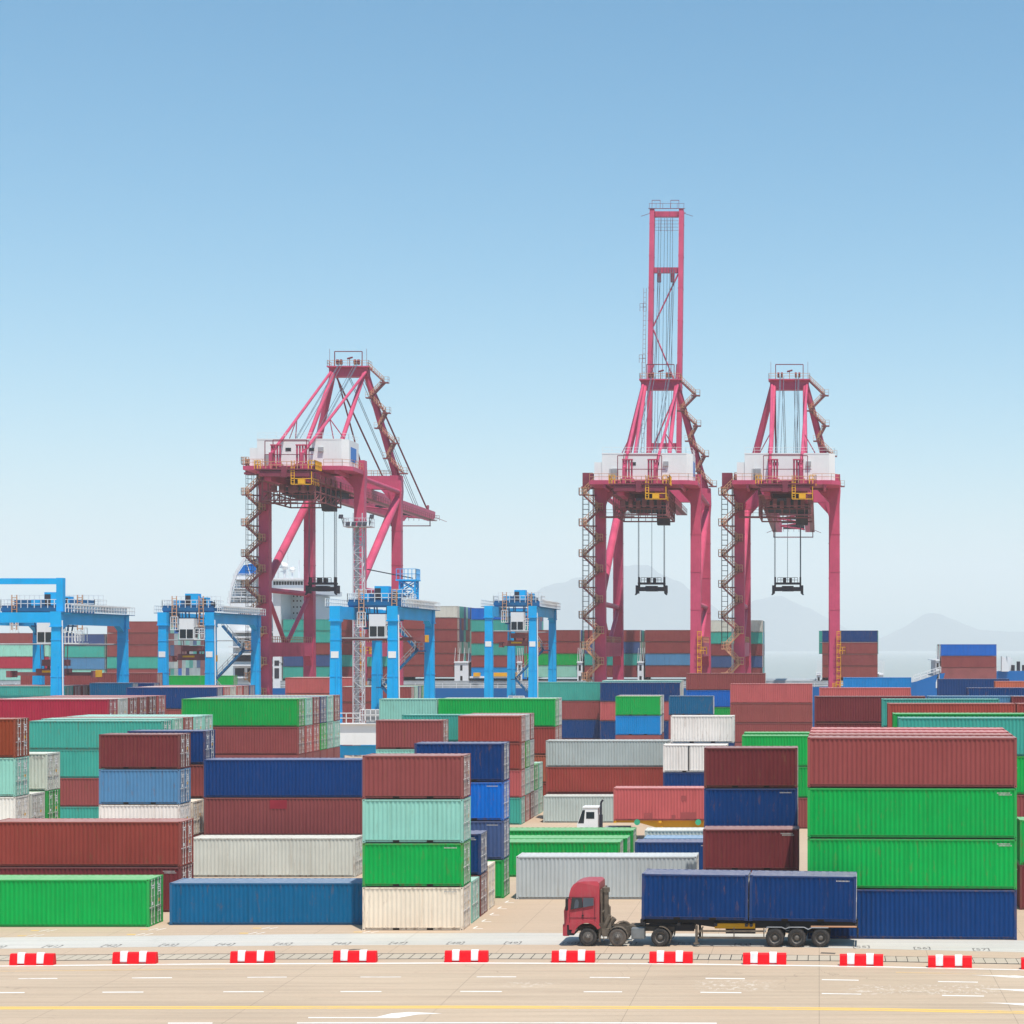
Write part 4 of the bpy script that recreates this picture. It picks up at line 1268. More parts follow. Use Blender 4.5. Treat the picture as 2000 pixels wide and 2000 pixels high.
    if boom_up: ts = [1.0, 12.5, 50.0, LB - 0.8]
    for t_ in ts: mb.beam(B(-2.5, t_, 0 if boom_up else 1.2), B(2.5, t_, 0 if boom_up else 1.2), 0.9 if boom_up else 0.5, 1.1 if boom_up else 0.5)
    mb.build('boom_tie', M['dgrey'] if not boom_up else M['crane'], root)
    mb = MB()
    zz = [13, 26, 38, 50] if boom_up else [2, 14, 26, 38, 50]
    s_ = 1
    if boom_up: zz = [2, 11, 24.5, 37.5, 49.5]
    for a_, b_ in zip(zz[:-1], zz[1:]):
        mb.tube(B(s_ * 2.5, a_ + 0.4, 0.3), B(-s_ * 2.5, b_ - 0.4, 0.3), 0.17, 8); s_ = -s_
    mb.build('boom_bracing', M['crane'], root)
    # tip platform
    mb = MB()
    if boom_up:
        for u in (-1.2, 1.2): mb.beam(B(-3.8, LB, u), B(3.8, LB, u), 0.12, 0.12)
        for x_ in (-3.6, -2.2, -0.8, 0.8, 2.2, 3.6): mb.beam(B(x_, LB, 1.2), B(x_, LB + 1.1, 1.2), 0.06, 0.06)
        mb.beam(B(-3.7, LB + 1.1, 1.2), B(3.7, LB + 1.1, 1.2), 0.06, 0.06)
        for x_ in (-2.2, 1.7): mb.beam(B(x_ - 0.9, LB + 1.8, 1.2), B(x_ + 0.9, LB + 1.8, 1.2), 0.1, 0.1); mb.beam(B(x_ - 0.85, LB, 1.2), B(x_ - 0.85, LB + 1.8, 1.2), 0.08, 0.08); mb.beam(B(x_ + 0.85, LB, 1.2), B(x_ + 0.85, LB + 1.8, 1.2), 0.08, 0.08)
        for q in range(5): mb.beam(B(-2.5, LB - 2 - q * 0.7, 1.3), B(2.5, LB - 2 - q * 0.7, 1.3), 0.05, 0.05)
        for x_ in (-1.2, 0, 1.2): mb.beam(B(x_, LB - 1.5, 1.3), B(x_, LB - 5, 1.3), 0.05, 0.05)
        for sx in (-1, 1): mb.beam(B(sx * 3.6, LB - 0.6, 0), B(sx * 5.4, LB - 1.2, 0), 0.08, 0.08)
        for sx in (-1, 1): mb.box(0, 0, 0, 0, 0, 0) if False else mb.tube(B(sx * 1.4, 49.0, 0.8), B(sx * 1.4, 47.2, 0.8), 0.42, 10)
    else:
        mb.rail([B(-4.8, LB, 0.3), B(4.8, LB, 0.3)], 1.2, 1.2, 0.07)
        mb.box(-4.6, 4.6, 33 + LB - 9, 33 + LB - 8.6, zf(42.4), zf(42.6)); mb.box(-4.6, -4.4, 33 + LB - 9, 33 + LB - 8.8, zf(42.4), zf(44)); mb.box(4.4, 4.6, 33 + LB - 9, 33 + LB - 8.8, zf(42.4), zf(44))
        for sx in (-1, 1): mb.beam(B(sx * 4.0, LB, 1.0), B(sx * 6.4, LB + 0.6, 0.1), 0.1, 0.1)
        for sx in (-1, 1): mb.beam(B(sx * 3.3, LB - 6, 2.4), B(sx * 3.3, LB - 5.5, 3.4), 0.5, 0.5)
    mb.build('boom_tip_platform', M['crane_dark'], root)
    # machinery house
    hs = MB()
    ch = 1.1
    hs.prism([(-gx + 1.3, -9.2), (gx - ch, -9.2), (gx, -8.1), (gx, -1.2), (-gx + 1.3, -1.2)], zf(47.25), zf(52.2), 'z')
    hs.box(-gx - 0.1, -gx + 1.28, -9.0, -1.3, zf(47.25), zf(50.6))
    for xq in [(-gx + 1.3 + 1.45 * i) for i in range(1, 11)]: hs.box(xq - 0.03, xq + 0.03, -9.23, -9.17, zf(47.4), zf(52.1))
    hs.box(-gx + 1.25, gx - ch, -9.24, -9.16, zf(52.05), zf(52.25))
    house = hs.build('machinery_house', M['white'], root)
    mb = MB(); mb.box(-gx + 2.6, -gx + 3.5, -9.22, -9.17, zf(47.4), zf(49.4)); mb.build('door', M['grey'], house)
    mb = MB()
    for x_ in (-1.9, 2.3): mb.box(x_ - 0.5, x_ + 0.5, -9.25, -9.18, zf(50.0), zf(50.6))
    mb.build('window', M['glass'], house)
    mb = MB(); mb.box(gx - 0.02, gx + 0.03, -7.0, -3.0, zf(48.4), zf(51.0)); mb.build('blue_panel', M['bluepanel'], house)
    mb = MB()
    mb.rail([P(-gx + 1.4, -9.1, 52.2), P(gx - 1.2, -9.1, 52.2), P(gx - 0.1, -8.0, 52.2), P(gx - 0.1, -1.3, 52.2)], 1.1, 1.6, 0.05)
    mb.box(-gx + 2.6, -gx + 4.4, -12.0, -10.5, zf(52.2), zf(53.0)) if False else None
    mb.build('roof_rail', M['white'], house)
    mb = MB(); mb.box(-5.6, -4.6, -9.7, -9.22, zf(47.3), zf(49.4)); mb.box(3.6, 4.5, -9.6, -9.22, zf(49.9), zf(50.7)); mb.build('air_conditioner', M['grey'], house)
    mb = MB(); mb.prism([(-gx - 0.9, -10.4), (gx - 0.6, -10.4), (gx + 0.9, -8.6), (gx + 0.9, -1.05), (-gx - 0.9, -1.05)], zf(46.5), zf(47.24), 'z')
    for x_ in (-7, -3.3, 3.3, 7): mb.box(x_ - 0.25, x_ + 0.25, -10.2, -1, zf(45.9), zf(46.49))
    mb.build('house_platform', M['crane'], root)
    mb = MB(); mb.rail([P(-gx - 0.8, -10.3, 47.24), P(-4.5, -10.3, 47.24)], 1.2, 1.5, 0.07); mb.rail([P(4.8, -10.3, 47.24), P(gx - 0.7, -10.3, 47.24), P(gx + 0.8, -8.5, 47.24), P(gx + 0.8, -1.2, 47.24)], 1.2, 1.5, 0.07)
    mb.build('platform_rail', M['stair'], root)
    # rear end: rope tensioners, frames, yellow rails and cage
    mb = MB()
    for xb in (-2.25, 2.25):
        for i in range(4): mb.tube(P(xb - 0.75 + i * 0.5, -15.6, 46.6), P(xb - 0.75 + i * 0.5, -15.6, 50.3), 0.17, 8)
        mb.box(xb - 0.95, xb + 0.95, -15.9, -15.3, zf(50.3), zf(50.5)); mb.box(xb - 1.2, xb + 1.2, -16.2, -15.0, zf(46.4), zf(47.0))
        for i in range(3): mb.tube(P(xb - 0.5 + i * 0.5, -16.3, 46.9), P(xb - 0.5 + i * 0.5, -15.2, 46.9), 0.3, 8)
    mb.build('rope_tensioner', M['crane'], root)
    mb = MB()
    for yq, xq, zt in ((-16.6, 3.9, 51.0), (-14.8, 3.0, 51.4)):
        for sx in (-1, 1): mb.beam(P(sx * xq, yq, 46.4), P(sx * xq, yq, zt), 0.13, 0.13)
        mb.beam(P(-xq, yq, zt), P(xq, yq, zt), 0.14, 0.14)
    mb.beam(P(-3.9, -16.6, 48.6), P(4.6, -16.6, 48.6), 0.12, 0.12)
    mb.build('service_frame', M['crane_dark'], root)
    mb = MB(); mb.box(-5.2, 5.2, -18.4, -14.3, zf(45.75), zf(45.95)); mb.box(-4.4, 4.4, -18.2, -17.02, zf(44.6), zf(45.6)); mb.box(-0.5, 0.5, -18.5, -18.41, zf(44.4), zf(46.4)); mb.box(-4.6, 4.6, -14.28, -10.41, zf(46.5), zf(46.7)); mb.build('rear_platform', M['crane_dark'], root)
    mb = MB(); mb.rail([P(-5.1, -14.4, 45.95), P(-5.1, -18.3, 45.95), P(5.1, -18.3, 45.95), P(5.1, -14.4, 45.95)], 1.25, 0.9, 0.09); mb.build('rear_rail', M['stair'], root)
    mb = MB()
    mb.rail([P(-5.2, -18.35, 45.9), P(-4.2, -18.35, 45.9)], 1.5, 0.4, 0.12); mb.rail([P(4.3, -18.35, 45.9), P(5.4, -18.35, 45.9), P(5.4, -14, 45.9)], 1.5, 0.5, 0.12)
    for z_ in (43.2, 44.2): mb.beam(P(1.2, -18.2, z_), P(4.8, -18.2, z_), 0.12, 0.12)
    for x_ in (1.2, 1.75): mb.beam(P(x_, -18.2, 43.2), P(x_, -18.2, 47.4), 0.12, 0.12)
    for q in range(9): mb.beam(P(1.2, -18.2, 43.4 + q * 0.45), P(1.75, -18.2, 43.4 + q * 0.45), 0.07, 0.07)
    mb.beam(P(4.8, -18.2, 43.2), P(4.8, -18.2, 45.5), 0.12, 0.12); mb.box(2.4, 3.6, -18.3, -17.6, zf(43.3), zf(44.1))
    mb.rail([P(4.8, -18.2, 43.2), P(4.8, -13.5, 43.2)], 1.1, 1.0, 0.1)
    mb.build('maintenance_cage', M['yellow'], root)
    # trolley and operator cab
    yt_ = ytroll
    mb = MB(); mb.box(-3.9, 3.9, yt_ - 4.0, yt_ + 4.2, zf(42.9), zf(43.9)); mb.box(-3.0, 3.0, yt_ - 3.0, yt_ + 3.0, zf(43.9), zf(45.6))
    for q in range(9): mb.box(-3.4, 3.4, yt_ - 15 + q * 1.2, yt_ - 14.4 + q * 1.2, zf(42.2), zf(43.6))
    mb.rail([P(-4.2, yt_ - 4, 42.9), P(-4.2, yt_ + 4, 42.9)], 1.0, 1.0, 0.07); mb.rail([P(4.2, yt_ - 4, 42.9), P(4.2, yt_ + 4, 42.9)], 1.0, 1.0, 0.07)
    mb.build('trolley', M['dgrey'], root)
    mb = MB()
    mb.prism([(yt_ - 7.4, zf(42.8)), (yt_ - 4.4, zf(42.8)), (yt_ - 4.4, zf(39.9)), (yt_ - 6.6, zf(39.9)), (yt_ - 7.4, zf(41.0))], 1.6, 3.9, 'x'); mb.build('operator_cab', M['dgrey'], root)
    mb = MB(); mb.box(1.8, 3.7, yt_ - 7.45, yt_ - 7.38, zf(41.1), zf(42.6)); mb.build('cab_window', M['glass'], root)
    mb = MB()
    for sx in (-1, 1):
        for yq in (-15.5, -12.0, -8.5, -5.0, -1.5, 2.0):
            mb.beam(P(sx * 4.7, yq, 40.6), P(sx * 4.7, yq, 45.4), 0.22, 0.22)
        for zq in (40.6, 42.2): mb.beam(P(sx * 4.7, -15.5, zq), P(sx * 4.7, 2.0, zq), 0.22, 0.22)
        for yq in (-15.5, -12.0, -8.5, -5.0, -1.5): mb.beam(P(sx * 4.7, yq, 40.6), P(sx * 4.7, yq + 3.5, 42.2), 0.14, 0.14)
    for yq in (-15.5, -8.5, 2.0):
        mb.beam(P(-4.7, yq, 40.6), P(4.7, yq, 40.6), 0.25, 0.25); mb.beam(P(-4.7, yq, 42.2), P(4.7, yq, 42.2), 0.18, 0.18)
        for q in range(8): mb.beam(P(-4.7 + q * 1.34, yq, 40.6), P(-4.7 + q * 1.34, yq, 42.2), 0.1, 0.1)
    for q in range(6): mb.box(-3.6 + q * 1.25, -2.9 + q * 1.25, -14 + q % 3, -12.6 + q % 3, zf(42.2), zf(43.4 + 0.3 * (q % 2)))
    mb.build('service_cage', M['stair_dark'], root)
    mb = MB(); mb.box(-gx + 1.3, gx - 1.3, -1.0 - 0.9, -0.96, zf(46.3), zf(46.4)); mb.rail([P(-gx + 1.3, -1.8, 46.4), P(-5.2, -1.8, 46.4)], 1.1, 1.0, 0.07); mb.build('beam_walkway', M['stair_dark'], root)
    mb = MB(); mb.rail([P(-gx + 1.2, 31.0, 49.1), P(gx - 1.2, 31.0, 49.1)], 1.1, 1.2, 0.07); mb.rail([P(-gx + 1.2, 29.1, 49.1), P(gx - 1.2, 29.1, 49.1)], 1.1, 1.2, 0.07); mb.build('crossbeam_rail', M['stair'], root)
    for sx in (-1, 1):
        mb = MB()
        for xo in (-0.7, 0.7): mb.rail([(sx * gx + xo, 1.2, 18.0), (sx * gx + xo, 28.8, 18.0)], 1.1, 1.4, 0.07)
        mb.build('portal_rail', M['stair'], root)
    # left service gangway
    mb = MB(); mb.box(-gx, -2.4, -2.4, -1.4, zf(41.0), zf(41.3)); mb.rail([P(-gx, -2.4, 41.3), P(-2.4, -2.4, 41.3)], 1.2, 1.2, 0.06); mb.build('gangway', M['stair_dark'], root)
    # spreader on its ropes
    mb = MB()
    for x_ in (-2.5, -2.35, 2.35, 2.5): mb.tube((x_, yt_ - 0.6, 30.2), P(x_ * 1.0, yt_ - 0.6, 43.0), 0.05, 5)
    for x_ in (-0.05, 2.4): mb.tube((x_, yt_ + 0.8, 30.2), P(x_, yt_ + 0.8, 43.0), 0.05, 5)
    mb.build('hoist_rope', M['cable'], root)
    mb = MB()
    mb.box(-2.55, 2.55, yt_ - 1.2, yt_ + 1.2, 29.0, 29.35); mb.box(-2.75, 2.75, yt_ - 1.1, yt_ + 1.1, 27.75, 28.5); mb.box(-1.1, 1.1, yt_ - 1.2, yt_ + 1.2, 27.7, 28.7)
    for sx in (-1, 1):
        mb.box(sx * 2.7 - 0.25, sx * 2.7 + 0.25, yt_ - 1.25, yt_ + 1.25, 27.3, 28.8); mb.tube((sx * 2.4, yt_ - 0.6, 28.3), (sx * 2.4, yt_ - 0.6, 30.4), 0.16, 6); mb.tube((sx * 2.4, yt_ + 0.6, 28.3), (sx * 2.4, yt_ + 0.6, 30.4), 0.16, 6)
        mb.frust((sx * 2.7, yt_ - 1.25, 27.3), 0.5, 0.1, (sx * 2.95, yt_ - 1.25, 26.95), 0.3, 0.1)
    mb.rail([(-1.9, yt_ - 1.2, 29.35), (1.9, yt_ - 1.2, 29.35)], 0.9, 0.55, 0.08); mb.box(-0.9, -0.3, yt_ - 0.8, yt_ + 0.8, 29.35, 30.3); mb.box(0.3, 0.8, yt_ - 0.8, yt_ + 0.8, 29.35, 30.2)
    mb.build('spreader', M['dgrey'], root)
    # apex frame
    yA, zA = 27.0, 70.0
    for sx in (-1, 1):
        mb = MB(); mb.tube(P(sx * 3.3, yA, zA - 0.4), P(sx * 8.7, 30, 49.1), 0.62, 12, 0.78); mb.build('apex_leg', M['crane'], root)
        mb = MB(); mb.tube(P(sx * 3.1, yA - 0.5, zA - 0.4), P(sx * 3.3, 0.5, 47.0), 0.42, 12); mb.build('apex_leg', M['crane'], root)
        mb = MB(); mb.tube(P(sx * 3.5, yA - 0.6, zA - 0.2), P(sx * 2.75, -17.0, 48.6), 0.27, 10)
        m_ = Vector(P(sx * 3.5, yA - 0.6, zA - 0.2)).lerp(Vector(P(sx * 2.75, -17.0, 48.6)), 0.60)
        mb.tube(m_, P(sx * 6.0, m_.y + 3.5, 52.2), 0.1, 6); mb.tube(m_, P(sx * 3.7, m_.y + 1.2, 52.2), 0.1, 6); mb.box(sx * 2.75 - 0.25, sx * 2.75 + 0.25, -17.4, -16.6, zf(46.0), zf(48.9))
        mb.build('back_stay', M['crane'], root)
        if not boom_up:
            mb = MB(); mb.tube(P(sx * 2.9, yA + 0.6, zA - 0.3), P(sx * 3.3, 58, 46.5), 0.17, 8); mb.tube(P(sx * 3.2, yA + 0.6, zA - 0.3), P(sx * 3.4, 84, 46.5), 0.19, 8)
            mb.build('fore_stay', M['crane_dark'], root)
        else:
            mb = MB(); mb.tube(P(sx * 2.9, yA + 0.6, zA - 0.3), B(sx * 2.4, 30, -0.8), 0.16, 8); mb.build('fore_stay', M['crane_dark'], root)
    mb = MB(); mb.box(-3.9, 3.9, yA - 1.0, yA + 1.0, zf(68.7), zf(70.5)); mb.box(-4.2, 4.2, yA - 1.6, yA + 1.6, zf(70.5), zf(70.75))
    mb.build('apex_beam', M['crane'], root)
    mb = MB(); mb.rail([P(-4.1, yA - 1.5, 70.75), P(4.1, yA - 1.5, 70.75), P(4.1, yA + 1.5, 70.75)], 1.1, 1.3, 0.07); mb.rail([P(-4.1, yA - 1.5, 70.75), P(-4.1, yA + 1.5, 70.75)], 1.1, 1.3, 0.07); mb.build('apex_rail', M['stair'], root)
    mb = MB()
    for x_ in (-2.2, -1.5, 1.3, 2.0): mb.tube(P(x_ - 0.2, yA - 0.9, 71.6), P(x_ + 0.2, yA - 0.9, 71.6), 0.55, 10)
    for sx in (-1, 1): mb.beam(P(sx * 2.75, yA - 1, 70.7), P(sx * 2.75, yA - 1, 73.7), 0.16, 0.16)
    mb.beam(P(-2.75, yA - 1, 73.7), P(2.75, yA - 1, 73.7), 0.16, 0.16); mb.tube(P(-0.5, yA, 72.4), P(0.6, yA, 72.7), 0.18, 6); mb.beam(P(0, yA, 70.7), P(0, yA, 72.6), 0.12, 0.12)
    for sx in (-1, 1): mb.beam(P(sx * 3.7, yA - 1.2, 70.7), P(sx * 3.7, yA - 1.2, 74.2), 0.06, 0.06)
    mb.build('apex_sheaves', M['crane_dark'], root)
    # running ropes from apex down to the house and boom
    mb = MB()
    for x_ in (-1.9, -1.7, -1.1, 1.3, 1.75, 1.95): mb.tube(P(x_, yA - 1.2, 71.2), P(x_ * 1.0, -5.5, 52.2), 0.055, 5)
    for x_ in (-1.5, -1.2, 0.9, 1.4, 1.8):
        mb.tube(P(x_, yA + 1.2, 71.2), B(x_, LB - 13 if boom_up else 50, 0.6 if boom_up else 2.5), 0.06, 5)
    if boom_up:
        for x_ in (-2.0, -1.4, -0.5, 0.3, 1.0, 1.6): mb.tube(B(x_, 6, 0.9), B(x_ * 0.8, LB - 2, 0.9), 0.05, 5)
    mb.build('running_rope', M['cable'], root)
    # stairs up the right apex leg
    mb = MB(); md = MB()
    pts = []
    nS = 7
    for i in range(nS + 1):
        f = i / nS
        p = Vector(P(3.9, yA - 0.6, zA + 0.6)).lerp(Vector(P(9.3, 29.2, 49.6)), f)
        off = (2.4 if i == 1 else (1.0 if i % 2 else -1.4)) if i else 0
        pts.append(p + Vector((off, 0, 0)))
    for a_, b_ in zip(pts[:-1], pts[1:]):
        md.beam(a_, b_, 0.9, 0.34)
        mb.rail([a_ - Vector((0, 0.47, 0)), b_ - Vector((0, 0.47, 0))], 1.0, 0.6, 0.09)
    for p in pts[1:]:
        md.box(p.x - 0.8, p.x + 0.8, p.y - 0.6, p.y + 0.6, p.z - 0.15, p.z + 0.05)
        mb.rail([p + Vector((-0.8, -0.55, 0)), p + Vector((0.8, -0.55, 0)), p + Vector((0.8, 0.55, 0))], 1.1, 0.7, 0.05)
    st_ = md.build('apex_stairs', M['stair_dark'], root); mb.build('handrail', M['stair'], st_)
    # zigzag stairs and lift cage beside the landside left leg
    mb = MB(); md = MB(); mg = MB()
    zs = [2.6]
    while zs[-1] < zf(46.5): zs.append(zs[-1] + 2.85)
    prev = None
    for i, z_ in enumerate(zs):
        low = z_ < 20
        if low: xa = -gx - 2.6 if i % 2 else -gx + 0.1; y_ = -1.6
        else: xa = -gx - 3.1 if i % 2 else -gx - 0.1; y_ = -1.6
        p = Vector((xa, y_, z_))
        (mg if low else md).box(p.x - 0.7, p.x + 0.7, p.y - 0.5, p.y + 0.45, p.z - 0.16, p.z)
        (mg if low else mb).rail([p + Vector((-0.7, 0.4, 0)), p + Vector((-0.7, -0.5, 0)), p + Vector((0.7, -0.5, 0))], 1.2, 0.45, 0.1)
        if not low and i % 2: md.beam(p + Vector((0.6, 0, -0.1)), (-gx - 0.6, y_ + 0.8, z_ - 0.1), 0.25, 0.25)
        if prev is not None:
            (mg if low else md).beam(prev, p, 0.8, 0.34)
            (mg if low else mb).rail([prev + Vector((0, -0.42, 0)), p + Vector((0, -0.42, 0))], 1.1, 0.6, 0.1)
        prev = p
    st_ = md.build('leg_stairs', M['stair_dark'], root); mb.build('handrail', M['stair'], st_); mg.build('lower_flight', M['stair'], st_)
    mb = MB()
    for x_, y_ in ((-gx - 3.3, -0.9), (-gx - 2.2, -0.9), (-gx - 3.3, 0.3), (-gx - 2.2, 0.3)): mb.beam((x_, y_, 18), (x_, y_, zf(46.5)), 0.08, 0.08)
    z_ = 18.0
    while z_ < zf(46): mb.beam((-gx - 3.3, -0.9, z_), (-gx - 2.2, -0.9, z_), 0.06, 0.06); mb.beam((-gx - 2.2, 0.3, z_), (-gx - 3.3, 0.3, z_), 0.06, 0.06); z_ += 0.95
    mb.build('lift_shaft', M['dgrey'], root)
    mb = MB(); mb.box(-gx - 1.45, -gx - 1.25, -0.7, -0.5, 3, zf(46.5)); mb.box(-gx - 1.22, -gx - 1.1, -0.7, -0.6, 3, zf(46.5), 0); mb.build('cable_duct', M['white'], root)
    mb = MB(); mb.box(-gx - 3.2, -gx - 1.3, -1.6, 0.4, zf(46.9), zf(49.4)); mb.box(-gx - 3.4, -gx - 0.92, -1.8, 0.5, zf(46.5), zf(46.88)); mb.build('lift_head', M['crane_dark'], root)
    # yellow ladder with hoops at the landside right leg foot
    mb = MB()
    for a_, b_, x_ in ((2.0, 10.5, gx + 0.0), (9.5, 20, gx + 0.75)):
        for q in (-0.35, 0.35): mb.beam((x_ + q, -1.35, a_), (x_ + q, -1.35, b_), 0.1, 0.1)
        z_ = a_
        while z_ < b_: mb.beam((x_ - 0.35, -1.35, z_), (x_ + 0.35, -1.35, z_), 0.07, 0.07); z_ += 0.6
        z_ = a_ + 2
        while z_ < b_: mb.rail([(x_ - 0.4, -1.35, z_), (x_ - 0.4, -2.0, z_), (x_ + 0.4, -2.0, z_), (x_ + 0.4, -1.35, z_)], 0.12, 2, 0.06); z_ += 1.2
    mb.rail([(gx + 0.2, -2.0, 9.6), (gx + 1.6, -2.0, 9.6)], 1.1, 0.5, 0.09); mb.rail([(gx + 0.9, -1.7, 15.8), (gx + 2.0, -1.7, 15.8), (gx + 2.0, 0.5, 15.8)], 1.3, 0.5, 0.09)
    mb.build('leg_ladder', M['yellow'], root)
    return root


QY = 343.0
sts_crane(-94.25, QY, 2.6, False, 'red quay crane at left with lowered boom and blue panel on its house')
sts_crane(-31.8, QY, 0.0, True, 'red quay crane in the middle with its boom raised upright')
sts_crane(-5.97, QY, 0.0, False, 'red quay crane at right seen end-on with lowered boom')

# ------------------------------------------------------------------ rubber-tyred gantry cranes
def rtg(D, pxa, pxb, Hh, label, troll, span=23.5, cab_open=True, lattice=False, arch=False, sill_box=True, spread='wide', zsp=12.0, stairs=True):
    xa, xb = X(pxa, D), X(pxb, D)
    xc = (xa + xb) / 2
    root = thing('gantry_crane', (xc, D, 0), label, 'crane', 'blue rubber-tyred gantry cranes')
    hx = (xb - xa) / 2
    for y_ in (0, span):
        for sx in (-1, 1):
            mb = MB()
            mb.frust((sx * hx, y_, 3.61), 1.62, 1.0, (sx * hx, y_, Hh - 2.0), 1.25, 1.0)
            mb.box(sx * hx - 0.72, sx * hx + 0.72, y_ - 0.62, y_ + 0.62, Hh - 2.0, Hh)
            for zq in (7.5, 13.0, 18.0):
                ww = 1.62 + (1.25 - 1.62) * (zq - 3.6) / (Hh - 5.6)
                mb.box(sx * hx - ww / 2 - 0.05, sx * hx + ww / 2 + 0.05, y_ - 0.55, y_ + 0.55, zq, zq + 0.12)
            mb.box(sx * hx - 0.82, sx * hx + 0.82, y_ - 0.7, y_ + 0.7, Hh - 2.1, Hh - 1.95)
            lg = mb.build('leg', M['rtg'], root)
            mb = MB(); mb.box(sx * hx + 0.15, sx * hx + 0.35, y_ - 0.66, y_ - 0.52, 3.7, Hh - 7.4); mb.build('cable_tray', M['rtg'], lg)
            if y_ == 0 and not arch:
                mb = MB(); mb.box(sx * hx - 0.55, sx * hx + 0.5, -0.56, -0.46, Hh - 7.1, Hh - 6.2); mb.build('white_plate', M['white'], lg)
        mb = MB(); mb.box(-hx - 1.6, hx + 1.6, y_ - 0.55, y_ + 0.55, 2.35, 3.6)
        for sx in (-1, 1): mb.box(sx * hx - 1.1, sx * hx + 1.1, y_ - 0.4, y_ + 0.4, 1.2, 2.34)
        mb.prism([(-hx - 1.6, 2.35), (-hx - 1.6, 3.6), (-hx - 2.3, 2.7), (-hx - 2.3, 2.35)], y_ - 0.54, y_ + 0.54, 'y'); mb.build('sill_beam', M['rtg'], root)
        for sx in (-1, 1):
            for q in (-0.85, 0.85):
                e = bpy.data.objects.new('wheel', None); COL.objects.link(e); e.parent = root
                e.location = (sx * hx + q, y_ - 0.2, 0.72); e.scale = (1.38, 1.38, 1.38)
                obj('tyre', W_STEER[0], e); obj('rim', W_STEER[1], e)
        mb = MB(); mb.tube((-hx + 0.8, y_, Hh - 4.4), (hx - 0.8, y_, Hh - 4.4), 0.10, 6); mb.build('tie_rod', M['grey'], root)
    for sx in (-1, 1):
        mb = MB(); mb.box(sx * hx - 0.5, sx * hx + 0.5, 0.63, span - 0.63, Hh - 1.75, Hh - 0.02)
        mb.prism([(0.63, Hh - 1.75), (2.4, Hh - 1.75), (0.63, Hh - 2.6)], sx * hx - 0.45, sx * hx + 0.45, 'x')
        mb.prism([(span - 0.63, Hh - 1.75), (span - 2.4, Hh - 1.75), (span - 0.63, Hh - 2.6)], sx * hx - 0.45, sx * hx + 0.45, 'x')
        mb.build('girder', M['rtg'], root)
        mb = MB(); xo = sx * hx + sx * 0.95
        mb.box(min(xo - 0.4, xo + 0.4), max(xo - 0.4, xo + 0.4), -0.5, span + 1.2, Hh - 0.16, Hh - 0.08); mb.build('walkway', M['rtg_dark'], root)
        mb = MB(); mb.rail([(sx * hx + sx * 1.3, -0.5, Hh - 0.08), (sx * hx + sx * 1.3, span + 1.2, Hh - 0.08)], 1.1, 1.0, 0.08)
        if sx > 0:
            mb.box(sx * hx + 0.6, sx * hx + 1.2, 3, span - 0.2, Hh + 0.9, Hh + 1.15)      # festoon track
            yq = 3.2
            while yq < span - 0.4: mb.box(sx * hx + 0.8, sx * hx + 0.98, yq, yq + 0.45, Hh + 0.1, Hh + 0.9); yq += 1.0
        mb.build('walkway_rail', M['white'], root)
    mb = MB(); mb.box(-hx + 0.51, hx - 0.51, span - 0.5, span + 0.5, Hh - 1.2, Hh - 0.1); mb.build('end_tie', M['rtg'], root)
    # trolley
    yt = troll
    mb = MB(); mb.box(-hx - 0.4, hx + 0.4, yt - 2.2, yt + 2.2, Hh + 0.25, Hh + 0.75); mb.box(-hx - 0.3, hx + 0.3, yt - 2.1, yt - 1.7, Hh - 0.0, Hh + 1.1); mb.box(-hx + 1.2, hx - 1.0, yt - 1.4, yt + 1.4, Hh + 0.75, Hh + 1.9)
    tro = mb.build('trolley', M['rtg_dark'], root)
    mb = MB(); mb.box(-0.6, 1.4, yt - 1.9, yt - 0.2, Hh + 0.76, Hh + 3.0); mb.box(1.9, 2.8, yt - 1.7, yt, Hh + 0.8, Hh + 2.4); mb.box(-2.6, -1.4, yt - 1.6, yt, Hh + 0.8, Hh + 2.0); mb.build('electrical_box', M['rtg'], tro)
    mb = MB(); mb.tube((-1.2, yt + 0.6, Hh + 1.5), (2.2, yt + 0.6, Hh + 1.5), 0.62, 12); mb.tube((-2.2, yt + 0.9, Hh + 1.3), (-1.3, yt + 0.9, Hh + 1.3), 0.45, 10); mb.tube((2.4, yt + 0.9, Hh + 1.3), (3.2, yt + 0.9, Hh + 1.3), 0.42, 10); mb.build('hoist_drum', M['dgrey'], tro)
    mb = MB(); mb.box(-0.55, 0.3, yt - 1.95, yt - 1.91, Hh + 1.0, Hh + 2.7); mb.box(2.0, 2.7, yt - 1.75, yt - 1.71, Hh + 1.0, Hh + 2.2); mb.build('cabinet_door', M['dgrey'], tro)
    mb = MB()
    for zq in (-0.9, -1.8): mb.box(-2.9, 2.9, yt - 0.9, yt + 0.9, Hh + zq - 0.12, Hh + zq + 0.1)
    for xq in (-2.7, -0.9, 0.9, 2.7): mb.beam((xq, yt - 0.8, Hh + 0.2), (xq * 0.8, yt - 0.8, Hh - 2.9), 0.16, 0.16); mb.beam((xq, yt + 0.8, Hh + 0.2), (xq * 0.8, yt + 0.8, Hh - 2.9), 0.16, 0.16)
    mb.box(-2.4, 2.4, yt - 1.0, yt + 1.0, Hh - 3.1, Hh - 2.8); mb.build('trolley_frame', M['rtg_dark'], root)
    mb = MB(); mb.rail([(1.5, yt - 3.5, Hh - 4.2), (hx - 0.75, yt - 3.5, Hh - 4.2)], 1.6, 0.5, 0.09); mb.box(1.4, hx - 0.72, yt - 3.6, yt - 1.5, Hh - 4.35, Hh - 4.22); mb.build('cab_balcony', M['white'], root)
